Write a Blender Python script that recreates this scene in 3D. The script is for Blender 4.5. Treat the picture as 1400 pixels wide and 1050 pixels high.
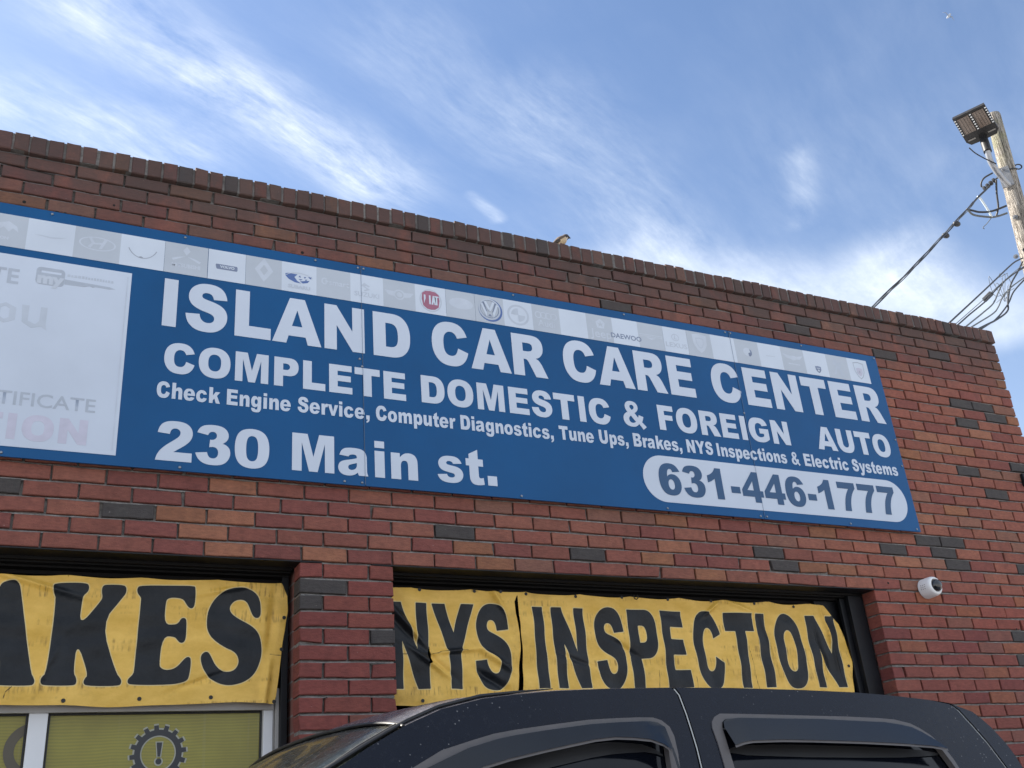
import bpy, bmesh, math, random, json
import numpy as np
from mathutils import Vector, Matrix

for o in list(bpy.data.objects):
    bpy.data.objects.remove(o)
random.seed(7)
SC = bpy.context.scene
COL = SC.collection

# ------------------------------------------------------------------ camera
cam_d = bpy.data.cameras.new('camera')
cam = bpy.data.objects.new('camera', cam_d)
COL.objects.link(cam)
r_, u_, f_ = (Vector((0.897968, -0.432425, -0.081623)), Vector((-0.121151, -0.421239, 0.898822)), Vector((0.423056, 0.797224, 0.430647)))
cam.matrix_world = Matrix(((r_.x, u_.x, -f_.x, 0.1248), (r_.y, u_.y, -f_.y, -4.3682), (r_.z, u_.z, -f_.z, 1.62), (0, 0, 0, 1)))
cam_d.sensor_width = 36
cam_d.lens = 36.1123
cam_d.clip_start = 0.05
cam_d.clip_end = 4000
SC.camera = cam

# ------------------------------------------------------------------ light
SUN_AZ = math.radians(-42)      # measured from +Y towards +X (negative = to the left)
SUN_EL = math.radians(42)
sd = Vector((math.sin(SUN_AZ) * math.cos(SUN_EL), math.cos(SUN_AZ) * math.cos(SUN_EL), math.sin(SUN_EL)))
sun_d = bpy.data.lights.new('sun', 'SUN')
sun_d.energy = 5.0
sun_d.angle = math.radians(0.53)
sun_d.color = (1.0, 0.93, 0.83)
sun = bpy.data.objects.new('sun', sun_d)
sun.rotation_euler = sd.to_track_quat('Z', 'Y').to_euler()
COL.objects.link(sun)

SC.view_settings.view_transform = 'Standard'
SC.view_settings.look = 'None'
SC.view_settings.gamma = 1
SC.view_settings.exposure = 1.68
try:
    SC.cycles.use_denoising = True
    SC.cycles.max_bounces = 8
except Exception:
    pass

W = bpy.data.worlds.new('World')
SC.world = W
W.use_nodes = True
nt = W.node_tree
for n in list(nt.nodes):
    nt.nodes.remove(n)


class NT:
    """small helper to wire shader nodes"""
    def __init__(s, tree): s.t = tree
    def n(s, kind, **kw):
        node = s.t.nodes.new(kind)
        for k, v in kw.items(): setattr(node, k, v)
        return node
    def link(s, a, b): s.t.links.new(a, b)
    def put(s, sock, v):
        if hasattr(v, 'is_output'): s.t.links.new(v, sock)
        else: sock.default_value = v
    def m(s, op, a, b=0.0, c=0.0, clamp=False):
        node = s.n('ShaderNodeMath', operation=op, use_clamp=clamp)
        for i, v in enumerate((a, b, c)): s.put(node.inputs[i], v)
        return node.outputs[0]
    def v(s, op, a, b=(0, 0, 0), scale=None):
        node = s.n('ShaderNodeVectorMath', operation=op)
        s.put(node.inputs[0], a); s.put(node.inputs[1], b)
        if scale is not None: s.put(node.inputs['Scale'], scale)
        return node.outputs['Value'] if op in ('DOT_PRODUCT', 'LENGTH', 'DISTANCE') else node.outputs[0]
    def noise(s, vec, scale, detail=4, rough=.55, dist=0.0, col=False):
        node = s.n('ShaderNodeTexNoise')
        s.put(node.inputs['Vector'], vec)
        node.inputs['Scale'].default_value = scale; node.inputs['Detail'].default_value = detail
        node.inputs['Roughness'].default_value = rough; node.inputs['Distortion'].default_value = dist
        return node.outputs['Color' if col else 'Fac']
    def rng(s, v, a, b, c=0.0, d=1.0, smooth=False):
        node = s.n('ShaderNodeMapRange', interpolation_type='SMOOTHSTEP' if smooth else 'LINEAR')
        s.put(node.inputs[0], v)
        for i, q in enumerate((a, b, c, d)): s.put(node.inputs[i + 1], q)
        return node.outputs[0]
    def mix(s, f, a, b, blend='MIX'):
        node = s.n('ShaderNodeMix', data_type='RGBA', blend_type=blend)
        s.put(node.inputs[0], f); s.put(node.inputs[6], a); s.put(node.inputs[7], b)
        return node.outputs[2]
    def mapping(s, vec, scale=(1, 1, 1), rot=(0, 0, 0), loc=(0, 0, 0)):
        node = s.n('ShaderNodeMapping')
        s.put(node.inputs['Vector'], vec)
        node.inputs['Scale'].default_value = scale; node.inputs['Rotation'].default_value = rot; node.inputs['Location'].default_value = loc
        return node.outputs[0]
    def comb(s, x, y, z=0.0):
        node = s.n('ShaderNodeCombineXYZ')
        for i, q in enumerate((x, y, z)): s.put(node.inputs[i], q)
        return node.outputs[0]
    def sep(s, v):
        node = s.n('ShaderNodeSeparateXYZ'); s.put(node.inputs[0], v); return node.outputs


def build_sky():
    g = NT(nt)
    out = g.n('ShaderNodeOutputWorld')
    bg = g.n('ShaderNodeBackground')
    sky = g.n('ShaderNodeTexSky', sky_type='NISHITA')
    sky.sun_disc = False
    sky.sun_elevation = SUN_EL
    sky.sun_rotation = SUN_AZ
    sky.altitude = 10
    sky.air_density = 1.0
    sky.dust_density = 0.6
    sky.ozone_density = 1.2
    d = g.n('ShaderNodeTexCoord').outputs['Generated']
    dn = g.v('NORMALIZE', d)
    x, y, z = g.sep(dn)
    zz = g.m('MAXIMUM', z, 0.06)
    P = g.comb(g.m('DIVIDE', x, zz), g.m('DIVIDE', y, zz), 0.0)     # the cirrus sheet, seen from below
    warp = g.noise(P, 1.1, 3, .5, col=True)
    Pw = g.v('ADD', P, g.v('SCALE', g.v('SUBTRACT', warp, (.5, .5, .5)), scale=.16))
    ST = 0.509
    rot = g.n('ShaderNodeVectorRotate', rotation_type='Z_AXIS')
    g.put(rot.inputs['Vector'], Pw); rot.inputs['Angle'].default_value = -ST
    str1 = g.noise(g.v('MULTIPLY', rot.outputs[0], (1.0, 3.4, 1.0)), 4.6, 9, .66, .12)
    puff = g.noise(g.v('MULTIPLY', rot.outputs[0], (1.0, 1.7, 1.0)), 8.0, 9, .66, .1)
    soft = g.noise(Pw, 1.7, 4, .55)
    cover = None
    def capsule(a, b, rad, amt):
        ax, ay = a; bx, by = b
        ba = (bx - ax, by - ay, 0); L2 = ba[0] ** 2 + ba[1] ** 2 + 1e-6
        pa = g.v('SUBTRACT', Pw, (ax, ay, 0))
        h = g.m('DIVIDE', g.v('DOT_PRODUCT', pa, ba), L2, clamp=True)
        dist = g.v('LENGTH', g.v('SUBTRACT', pa, g.v('SCALE', ba, scale=h)))
        return g.rng(dist, 0.0, rad, amt, 0.0, True)
    CAPS = [((0.017, 1.019), (0.461, 1.248), 0.13, 0.62), ((0.183, 1.106), (0.436, 1.247), 0.078, 0.55), ((-0.08, 1.25), (0.176, 1.283), 0.132, 0.62), ((0.602, 1.231), (0.666, 1.287), 0.02, 0.55), ((1.063, 0.935), (1.178, 1.083), 0.046, 0.3), ((0.398, 0.952), (0.604, 1.065), 0.145, 0.22), ((0.643, 0.999), (0.957, 1.254), 0.159, 0.28), ((1.002, 1.276), (1.52, 1.258), 0.156, 0.22), ((1.413, 1.099), (1.723, 1.255), 0.123, 0.25)]
    for a, b, rad, amt in CAPS:
        c = capsule(a, b, rad, amt)
        cover = c if cover is None else g.m('ADD', cover, c)
    veil = None
    for a, b, rad, amt in [((0.997, 1.37), (1.608, 1.307), 0.215, 0.62), ((1.448, 1.223), (1.776, 1.304), 0.206, 0.6), ((1.956, 1.282), (1.787, 1.234), 0.171, 0.6)]:
        c = capsule(a, b, rad, amt)
        veil = c if veil is None else g.m('MAXIMUM', veil, c)
    veil = g.m('MULTIPLY', veil, g.rng(puff, .25, .70, .62, 1.0))       # milky haze low on the right
    tex = g.m('ADD', g.m('MULTIPLY', g.rng(str1, .34, .70), .66), g.m('MULTIPLY', g.rng(puff, .36, .70), .46))
    fib = g.noise(g.v('MULTIPLY', rot.outputs[0], (1.0, 5.5, 1.0)), 9.0, 8, .68, .15)
    tex = g.m('MULTIPLY', tex, g.rng(fib, .30, .66, .55, 1.25))
    cl = g.m('ADD', g.m('MULTIPLY', cover, tex), veil)
    thin = g.m('MULTIPLY', g.rng(str1, .36, .80, .15, 1.0), g.rng(soft, .38, .68, .02, .17))
    hor = g.m('POWER', g.m('SUBTRACT', 1.0, g.m('MAXIMUM', z, 0.0)), 3.2)
    front = g.m('MULTIPLY', g.rng(y, .05, -.35, 0, 1, True), g.rng(soft, .30, .62, .25, .80))     # unseen bright cloud behind the viewer, added to light the facade
    cl = g.m('ADD', g.m('ADD', g.m('ADD', cl, thin), g.m('MULTIPLY', hor, 0.62)), front, clamp=True)
    cl = g.m('MINIMUM', cl, 0.93)
    base = g.mix(1.0, sky.outputs[0], (SKYTINT[0], SKYTINT[1], SKYTINT[2], 1), 'MULTIPLY')
    col = g.mix(cl, base, (CLOUD[0], CLOUD[1], CLOUD[2], 1))
    g.link(col, bg.inputs['Color'])
    bg.inputs['Strength'].default_value = 0.060
    g.link(bg.outputs[0], out.inputs[0])


SKYTINT = (0.92, 1.0, 1.10)
CLOUD = (5.6, 6.1, 6.8)
build_sky()

DATA = json.loads(r'''{"dark":[[8,5.948],[8,6.153],[9,6.269],[10,5.943],[15,5.817],[14,6.309],[17,6.03],[22,5.264],[22,5.477],[23,4.944],[23,5.379],[24,5.054],[24,5.488],[24,6.03],[24,3.969],[25,4.065],[25,2.783],[24,2.053],[24,0.552],[23,0.11],[4,5.329],[3,5.842],[2,4.655],[3,4.559],[4,3.171],[28,1.408],[29,1.349],[31,1.668],[30,5.814],[32,5.791]],"orange":[[22,1.1],[24,1.071],[26,0.949],[25,0.795],[24,4.959],[26,1.402],[28,1.503],[24,3.325],[27,3.672],[11,6.031],[12,5.44],[13,5.628],[2,4.964],[20,5.196]],"truck":{"apillar":[[0.6678,1.8081],[0.7153,1.8354],[0.7537,1.8545],[0.7889,1.8717]],"rail":[[0.7978,1.8755],[0.8626,1.9004],[0.9497,1.9195],[1.0162,1.9264],[1.1072,1.9333],[1.223,1.9371],[1.3888,1.9387],[1.5275,1.9375],[1.7236,1.9321],[1.8633,1.9267],[1.9766,1.9186],[2.088,1.9077],[2.1451,1.9004]],"rearsil":[[2.1693,1.8913],[2.2062,1.8786],[2.2238,1.8589],[2.2363,1.8407],[2.2515,1.8048],[2.2565,1.7764],[2.2566,1.7459]],"fw_out":[[0.7875,1.7982],[0.8454,1.8261],[0.9089,1.8424],[0.9515,1.8524],[0.9957,1.8588],[1.0846,1.8679],[1.1543,1.8745],[1.215,1.8765],[1.2711,1.8773],[1.3018,1.8763],[1.3186,1.8703],[1.3314,1.8572],[1.3337,1.839],[1.3271,1.8055],[1.3186,1.778]],"fw_in":[[0.8136,1.7972],[0.8969,1.8284],[0.9553,1.8424],[0.9925,1.8481],[1.0497,1.8548],[1.1506,1.8644],[1.2194,1.8672],[1.2881,1.8685],[1.3056,1.8658],[1.3177,1.8565],[1.3186,1.8438],[1.3065,1.8062],[1.2993,1.7787]],"fv_low":[[0.9074,1.7935],[0.9612,1.8055],[1.0379,1.8187],[1.1442,1.8349],[1.1898,1.838],[1.2277,1.8359],[1.2643,1.8317],[1.2888,1.8221],[1.302,1.8106]],"gap":[[1.3809,1.9394],[1.387,1.9256],[1.3851,1.8845],[1.3808,1.8472],[1.3771,1.8174],[1.369,1.7762]],"rw_out":[[1.4223,1.7743],[1.4303,1.8251],[1.4322,1.853],[1.437,1.8646],[1.4481,1.8752],[1.4662,1.8821],[1.515,1.8807],[1.6089,1.8776],[1.6865,1.8747],[1.8019,1.8709],[1.8915,1.8664],[1.9361,1.8625],[1.9775,1.8531],[1.9998,1.8408],[2.02,1.825],[2.0352,1.8035],[2.0409,1.7929],[2.0469,1.7718],[2.0484,1.7526]],"rw_in":[[1.4441,1.7735],[1.4508,1.8154],[1.4562,1.8525],[1.4623,1.8641],[1.4728,1.8701],[1.5101,1.8719],[1.6037,1.8689],[1.7216,1.8662],[1.7954,1.8617],[1.8995,1.8565],[1.9426,1.8501],[1.9701,1.8437],[1.9912,1.8302],[2.0104,1.8134],[2.0276,1.7944],[2.0352,1.7642],[2.0372,1.753]],"rv_low":[[1.4548,1.8152],[1.4783,1.8206],[1.5006,1.8233],[1.5765,1.8233],[1.652,1.8206],[1.7921,1.8139],[1.909,1.8065],[1.9835,1.8002],[2.0267,1.7933]],"rgap":[[2.149,1.8971],[2.1623,1.8834],[2.1767,1.8461],[2.1902,1.8083],[2.1959,1.7802],[2.202,1.7476]]},"pole_top":[10.9261,2.0762,9.963],"pole_base":[10.5739,2.6499,0.0],"wire":{"main":[[10.8549,2.2121,9.074],[10.6499,2.174,8.9383],[10.3685,2.1217,8.7091],[10.0277,2.0584,8.4415],[9.7156,2.0005,8.1809],[9.1222,1.8903,7.701],[8.4797,1.7709,7.1841],[7.9004,1.6633,6.718],[7.1475,1.5235,6.1428],[5.9441,1.3,5.2237]],"c1":[[10.4969,2.0735,7.6909],[10.3439,2.0301,7.6098],[10.065,1.9511,7.4454],[9.3507,1.7487,6.9682],[8.7491,1.5782,6.5668],[7.8955,1.3363,6.0009],[6.356,0.9,4.9802]],"c2":[[10.5844,2.1115,7.6705],[9.7634,1.8742,7.1492],[8.8526,1.611,6.557],[8.0605,1.3821,6.0493],[6.3926,0.9,4.98]],"c3":[[10.5895,2.1267,7.6398],[9.7579,1.8812,7.1361],[9.2032,1.7174,6.7646],[8.9331,1.6377,6.5752],[8.3745,1.4728,6.2262],[8.0795,1.3857,6.0368],[6.4341,0.9,4.9804]],"c4":[[10.6155,2.1488,7.6379],[10.1775,2.0168,7.3918],[9.702,1.8735,7.0962],[9.4052,1.7841,6.8518],[9.1517,1.7077,6.6297],[8.7562,1.5885,6.378],[8.2565,1.4379,6.0724],[6.4718,0.9,4.9807]],"c5":[[10.5376,2.1401,7.4821],[9.937,1.9567,7.1253],[9.5449,1.837,6.8588],[9.2857,1.7579,6.634],[9.0464,1.6848,6.4696],[8.4009,1.4877,6.1123],[6.4764,0.9,5.0469]],"c6":[[10.6719,2.1974,7.7507],[10.3537,2.0975,7.4844],[9.9575,1.9731,7.1646],[9.6705,1.8831,6.8454],[9.5483,1.8447,6.6801],[9.1116,1.7076,6.4232],[8.5923,1.5446,6.1577],[6.5386,0.9,5.1077]],"c7":[[10.6168,2.1969,7.5065],[10.0104,2.0005,7.0998],[9.6596,1.8869,6.8085],[9.1264,1.7142,6.4406],[8.676,1.5684,6.1883],[6.612,0.9,5.0318]],"strap":[[10.3122,2.2491,8.6525],[10.3466,2.2411,8.6335],[10.3946,2.2482,8.5733],[10.463,2.2626,8.4794],[10.5039,2.2773,8.4118]],"loop":[[10.3464,2.1766,8.7531],[10.3359,2.1558,8.8019],[10.3645,2.1119,8.8551],[10.4462,2.0446,8.8995]],"s1":[[10.2097,2.3717,8.5263],[10.2845,2.3443,8.5036],[10.3673,2.313,8.4801],[10.4949,2.2459,8.4788],[10.6482,2.1403,8.5239]],"s2":[[10.2361,2.3676,8.508],[10.3071,2.3592,8.4537],[10.4714,2.2917,8.4172],[10.5569,2.2475,8.415],[10.6671,2.1742,8.4425]],"s3":[[10.4968,2.0611,8.8192],[10.5221,2.1265,8.6733],[10.5586,2.1895,8.5209],[10.5512,2.2503,8.4155]],"s4":[[10.1505,2.0383,9.2015],[10.2227,2.0337,9.1391],[10.3271,2.0136,9.0738],[10.4729,1.9778,8.9968]],"tail":[[10.5039,2.2773,8.4118],[10.4573,2.3386,8.3443],[10.4224,2.3769,8.3076],[10.4407,2.3767,8.29]],"clamp":[[10.5247,2.0842,8.8537],[10.4029,2.2055,8.7488]],"ball":[[9.1757,1.8451,7.7322],[9.082,1.9526,7.6253]],"splice":[[9.197,1.7155,6.7742],[9.1307,1.7884,6.7043]],"ring":[10.9822,2.0315,9.1243],"wrap":[10.898,2.1222,9.1114],"brk":[10.87,2.1649,8.9873],"bolt":[[10.8466,2.2028,8.3863],[10.772,2.3154,7.8639]],"elbow":[[10.3978,1.972,9.2415],[10.4125,1.9909,9.1921],[10.4603,2.0286,9.0755],[10.5394,2.0468,8.9641],[10.6347,2.0572,8.8512]]},"lampc":[10.3073,1.9535,9.5208],"lampA":[0.1558,-0.3619,-0.0055],"lampB":[0.4412,0.1923,-0.156],"dome":[5.1105,0.0,2.9654],"wl":[6.3112,0.0,3.7665],"bird":[[2.8344,0.05,4.9813],[2.9063,0.05,5.0436],[2.8846,0.05,4.9868]],"fly":[45.8083,23.3833,44.6927],"brakes":{"K":[[0.3225,2.8553],[0.444,2.8583],[0.4554,2.8448],[0.4539,2.8235],[0.4376,2.8073],[0.4338,2.7934],[0.431,2.6793],[0.5042,2.7837],[0.5112,2.8024],[0.5051,2.8235],[0.5058,2.8458],[0.517,2.8556],[0.5907,2.8566],[0.6022,2.8439],[0.6022,2.8213],[0.5904,2.8041],[0.5153,2.6928],[0.5864,2.4954],[0.6095,2.4693],[0.6117,2.4518],[0.6016,2.4415],[0.4814,2.4436],[0.4683,2.4522],[0.4692,2.4693],[0.4847,2.4883],[0.4299,2.6197],[0.4269,2.4951],[0.4402,2.4745],[0.4429,2.4539],[0.4326,2.4429],[0.3205,2.444],[0.3091,2.455],[0.3102,2.4744],[0.329,2.4914],[0.3357,2.7901],[0.3225,2.8151],[0.3176,2.8386]],"E":[[0.6567,2.8573],[0.8737,2.8618],[0.8834,2.8525],[0.8851,2.7815],[0.8768,2.7642],[0.862,2.7666],[0.8503,2.7805],[0.8354,2.8038],[0.8032,2.8094],[0.7745,2.8065],[0.7636,2.792],[0.7625,2.6938],[0.8098,2.6948],[0.8227,2.7044],[0.8308,2.7214],[0.8442,2.7255],[0.8556,2.7145],[0.8551,2.64],[0.8481,2.6196],[0.834,2.6157],[0.8209,2.6257],[0.8084,2.642],[0.7595,2.6421],[0.7528,2.5252],[0.7633,2.5119],[0.7812,2.5048],[0.8073,2.5076],[0.8286,2.5211],[0.8535,2.5529],[0.8691,2.5622],[0.8822,2.5514],[0.8756,2.4718],[0.863,2.4584],[0.8326,2.4496],[0.7978,2.4461],[0.6475,2.4457],[0.6342,2.4544],[0.6348,2.4692],[0.653,2.4868],[0.6578,2.5026],[0.663,2.7935],[0.6622,2.8047],[0.6459,2.8229],[0.6435,2.8445]],"S":[[1.1666,2.8048],[1.1708,2.7512],[1.1635,2.7335],[1.1472,2.7312],[1.1324,2.7453],[1.1118,2.7982],[1.0874,2.8121],[1.0542,2.8061],[1.0342,2.7812],[1.0369,2.7572],[1.0614,2.7338],[1.1337,2.6971],[1.1682,2.6595],[1.179,2.6074],[1.1755,2.5508],[1.1533,2.4949],[1.1123,2.4581],[1.0574,2.4418],[1.0116,2.4447],[0.9654,2.4673],[0.932,2.508],[0.9192,2.5489],[0.9226,2.5718],[0.9375,2.583],[0.9513,2.5813],[0.963,2.563],[0.981,2.5264],[1.0048,2.5037],[1.0325,2.4974],[1.0599,2.5039],[1.0776,2.5269],[1.0795,2.5547],[1.0618,2.5825],[1.0147,2.6006],[0.9673,2.6325],[0.9427,2.6695],[0.936,2.7165],[0.9431,2.7642],[0.969,2.813],[1.0099,2.8484],[1.0618,2.8631],[1.11,2.86],[1.1493,2.8387]],"A":[[0.1356,2.8532],[0.1709,2.8601],[0.19,2.8482],[0.2,2.8233],[0.2698,2.4972],[0.2878,2.4694],[0.2888,2.4525],[0.2789,2.4433],[0.1459,2.4437],[0.1353,2.4553],[0.1378,2.4719],[0.1567,2.4928],[0.1604,2.5011],[0.1533,2.5601],[0.0705,2.5593],[0.0596,2.4967],[0.0799,2.4744],[0.0826,2.453],[0.074,2.444],[-0.0263,2.4443],[-0.0363,2.4532],[-0.0338,2.4719],[-0.0145,2.4924],[0.1214,2.8383]],"Ah":[[0.1274,2.7233],[0.1394,2.6368],[0.0876,2.6359]]},"nys":{"tear":[[2.4392,2.8767],[2.4223,2.8445],[2.4235,2.782],[2.4327,2.7326],[2.4389,2.6897],[2.4354,2.6165],[2.426,2.5382],[2.4136,2.4084],[2.4081,2.3504],[2.4335,2.3502],[2.4378,2.4083],[2.4438,2.4907],[2.445,2.5743],[2.4458,2.6531],[2.4459,2.7267],[2.4402,2.7762],[2.4426,2.8389],[2.4421,2.8704]],"tear2":[[1.9604,2.6281],[1.9533,2.5874],[1.9541,2.5643],[1.9507,2.5355],[1.9686,2.5414],[1.9706,2.5817],[1.9621,2.599]],"cr":[[[1.7607,2.5808],[1.8462,2.5805]],[[1.9771,2.5853],[2.0057,2.5891],[2.022,2.5968],[2.0604,2.599],[2.1186,2.6037],[2.1576,2.6042]],[[3.8385,2.6188],[3.8501,2.5663],[3.8502,2.499],[3.8606,2.4262],[3.8582,2.3662]],[[3.9131,2.8063],[3.9129,2.736],[3.9057,2.6539]],[[3.2292,2.5152],[3.2204,2.4227]],[[3.457,2.4805],[3.453,2.4218]]],"grom":[[1.9256,2.8954],[2.208,2.8984],[2.3444,2.902],[2.4932,2.886],[2.7761,2.8815],[3.0571,2.8902],[3.3412,2.884],[3.6275,2.886],[3.9174,2.8788],[4.2082,2.8734],[1.9158,2.3722],[4.5195,2.5404]],"hook":[[3.1241,2.8847]],"let":{"N":[1.7866,1.9562],"Y":[1.9823,2.2008],"S":[2.1998,2.3846],"I":[2.5214,2.58],"N2":[2.6272,2.8168],"S2":[2.8659,3.0441],"P":[3.0725,3.2442],"E":[3.2776,3.4204],"C":[3.4782,3.6604],"T":[3.697,3.8874],"I2":[3.9117,3.9731],"O":[4.0245,4.231],"N3":[4.2784,4.4864]},"z":[2.8263,2.424,2.8197,2.823,2.4247,2.8215],"edge":[[1.7818,2.8995],[2.2056,2.9031],[2.3367,2.9062],[2.4977,2.8898],[3.1025,2.8918],[3.7689,2.8857],[4.4387,2.8897],[4.519,2.7808],[4.5567,2.6051],[4.5237,2.4008]],"bot":[[1.7571,2.3578],[1.8868,2.3596]]},"bgrom":[[0.4003,2.3859],[0.6854,2.3908],[0.9686,2.3938],[1.2359,2.3753],[1.2751,2.7376],[1.2641,2.597]],"bedge":[[0.1161,2.8831],[0.5607,2.8868],[1.2762,2.9001],[1.2871,2.8336],[1.2912,2.7675],[1.273,2.6534],[1.2642,2.5894],[1.2561,2.4951],[1.2449,2.4026],[1.2361,2.3662],[1.0056,2.3686],[0.7134,2.3744],[0.4383,2.3687],[0.1778,2.3688]],"win":{"head":[[0.179,2.3793],[1.2081,2.3769],[0.183,2.3462],[0.7264,2.3512],[1.2024,2.3494]],"mull":[[0.2912,2.3557],[0.3576,2.3548],[0.283,2.149],[0.3556,2.1465]],"stile":[[1.2058,2.3402],[1.247,2.3396],[1.2885,2.3391],[1.1984,2.1229],[1.2388,2.1157],[1.2512,2.1152]],"gear":[[0.7857,2.1906],[0.6758,2.1854],[0.8921,2.2019],[0.7813,2.3054],[0.7875,2.1623],[0.7791,2.1598]],"arc":[[0.289,2.2105],[0.2169,2.2125],[0.2808,2.2841],[0.2502,2.2116]]},"holes":[[0.008,4.58,0.009],[0.149,4.558,0.008],[0.183,4.558,0.006],[0.39,4.652,0.006],[1.303,4.574,0.009],[1.601,4.56,0.006],[3.016,4.553,0.007],[1.724,3.056,0.007],[1.8,3.057,0.008],[2.912,3.06,0.006],[5.521,3.043,0.01],[4.827,2.994,0.007],[5.818,2.743,0.006],[1.421,2.36,0.007],[5.579,2.905,0.006]]}''')

# ------------------------------------------------------------------ helpers
def prop(o, label=None, cat=None, group=None, kind=None):
    if label: o['label'] = label
    if cat: o['category'] = cat
    if group: o['group'] = group
    if kind: o['kind'] = kind
    return o


def link(name, me, mat=None, parent=None):
    me.name = name
    o = bpy.data.objects.new(name, me)
    COL.objects.link(o)
    if mat is not None:
        for m in (mat if isinstance(mat, (list, tuple)) else [mat]):
            me.materials.append(m)
    if parent is not None:
        o.parent = parent
        o.matrix_parent_inverse = Matrix.Translation(-Vector(parent_loc(parent)))
    return o


def parent_loc(p):
    l = Vector(p.location)
    if p.parent is not None: l = l + parent_loc(p.parent) if False else l
    return l


def thing(name, loc, label, cat, group=None):
    e = bpy.data.objects.new(name, None)
    e.empty_display_size = 0.1
    e.location = loc
    COL.objects.link(e)
    return prop(e, label, cat, group)


def from_bm(name, bm, mat=None, parent=None, smooth=None):
    me = bpy.data.meshes.new(name)
    bm.normal_update()
    bm.to_mesh(me)
    bm.free()
    if smooth is not None:
        shade(me, smooth)
    return link(name, me, mat, parent)


def shade(me, angle):
    me.polygons.foreach_set('use_smooth', [True] * len(me.polygons))
    if angle < 179:
        bm = bmesh.new(); bm.from_mesh(me)
        a = math.radians(angle)
        for e in bm.edges:
            e.smooth = not (len(e.link_faces) == 2 and e.calc_face_angle(0) > a)
        bm.to_mesh(me); bm.free()


def add_box(bm, x0, x1, y0, y1, z0, z1, bev=0.0, mi=0):
    r = bmesh.ops.create_cube(bm, size=1)
    vs = r['verts']
    for v in vs:
        v.co = Vector(((x0 + x1) / 2 + v.co.x * (x1 - x0), (y0 + y1) / 2 + v.co.y * (y1 - y0), (z0 + z1) / 2 + v.co.z * (z1 - z0)))
    fs = set(f for v in vs for f in v.link_faces)
    for f in fs: f.material_index = mi
    if bev > 0:
        es = list(set(e for v in vs for e in v.link_edges))
        r2 = bmesh.ops.bevel(bm, geom=es, offset=bev, segments=2, profile=.7, affect='EDGES')
        for f in r2['faces']: f.material_index = mi
    return vs


def frame_axes(t):
    t = t.normalized()
    a = Vector((0, 0, 1)) if abs(t.z) < .9 else Vector((1, 0, 0))
    n = t.cross(a).normalized()
    return n, t.cross(n).normalized()


def add_tube(bm, pts, rad, seg=8, cap=True, sx=1.0):
    pts = [Vector(p) for p in pts]
    n = len(pts)
    rads = rad if isinstance(rad, (list, tuple)) else [rad] * n
    rings = []
    N = None
    for i, p in enumerate(pts):
        t = (pts[min(i + 1, n - 1)] - pts[max(i - 1, 0)])
        if t.length < 1e-9: t = Vector((0, 0, 1))
        t.normalize()
        if N is None: N, _ = frame_axes(t)
        N = (N - t * N.dot(t)).normalized()
        Bv = t.cross(N)
        rings.append([bm.verts.new(p + (N * math.cos(a) * sx + Bv * math.sin(a)) * rads[i]) for a in [2 * math.pi * k / seg for k in range(seg)]])
    for a, b in zip(rings, rings[1:]):
        for k in range(seg):
            bm.faces.new((a[k], a[(k + 1) % seg], b[(k + 1) % seg], b[k]))
    if cap:
        bm.faces.new(list(reversed(rings[0]))); bm.faces.new(rings[-1])
    return rings


def spline(pts, sub=6):
    P = [Vector(p) for p in pts]
    out = []
    for i in range(len(P) - 1):
        p0 = P[max(i - 1, 0)]; p1 = P[i]; p2 = P[i + 1]; p3 = P[min(i + 2, len(P) - 1)]
        for k in range(sub):
            t = k / sub
            out.append(.5 * ((2 * p1) + (p2 - p0) * t + (2 * p0 - 5 * p1 + 4 * p2 - p3) * t * t + (3 * p1 - p0 - 3 * p2 + p3) * t ** 3))
    out.append(P[-1])
    return out


def add_lathe(bm, prof, origin, axis, seg=24):
    """prof: list of (radius, along)"""
    axis = Vector(axis).normalized(); o = Vector(origin)
    n, b = frame_axes(axis)
    rings = []
    for r, h in prof:
        rings.append([bm.verts.new(o + axis * h + (n * math.cos(2 * math.pi * k / seg) + b * math.sin(2 * math.pi * k / seg)) * max(r, 1e-5)) for k in range(seg)])
    for a, c in zip(rings, rings[1:]):
        for k in range(seg):
            bm.faces.new((a[k], a[(k + 1) % seg], c[(k + 1) % seg], c[k]))
    return rings


def fill_mesh(polys, extr=0.0):
    """2D polygons with holes -> filled (and thickened) mesh in the XY plane"""
    cu = bpy.data.curves.new('outline', 'CURVE')
    cu.dimensions = '2D'; cu.fill_mode = 'BOTH'; cu.extrude = extr
    for p in polys:
        sp = cu.splines.new('POLY')
        sp.points.add(len(p) - 1)
        for q, c in zip(sp.points, p): q.co = (c[0], c[1], 0, 1)
        sp.use_cyclic_u = True
    ob = bpy.data.objects.new('outline', cu)
    COL.objects.link(ob)
    dg = bpy.context.evaluated_depsgraph_get()
    me = bpy.data.meshes.new_from_object(ob.evaluated_get(dg))
    bpy.data.objects.remove(ob); bpy.data.curves.remove(cu)
    return me


def font_mesh(s, size=1.0, off=0.0):
    cu = bpy.data.curves.new('lettering', 'FONT')
    cu.body = s; cu.size = size; cu.offset = off; cu.align_x = 'CENTER'; cu.align_y = 'CENTER'
    cu.resolution_u = 3
    ob = bpy.data.objects.new('lettering', cu)
    COL.objects.link(ob)
    dg = bpy.context.evaluated_depsgraph_get()
    me = bpy.data.meshes.new_from_object(ob.evaluated_get(dg))
    bpy.data.objects.remove(ob); bpy.data.curves.remove(cu)
    return me


def wall_map(me, y):
    """XY sheet -> standing on the wall plane, front towards -Y"""
    for v in me.vertices:
        x, yy, z = v.co
        v.co = (x, y - z, yy)
    return me


def flat(name, polys, y, mat, parent=None, extr=0.0005):
    me = wall_map(fill_mesh(polys, extr), y)
    return link(name, me, mat, parent)


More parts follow.
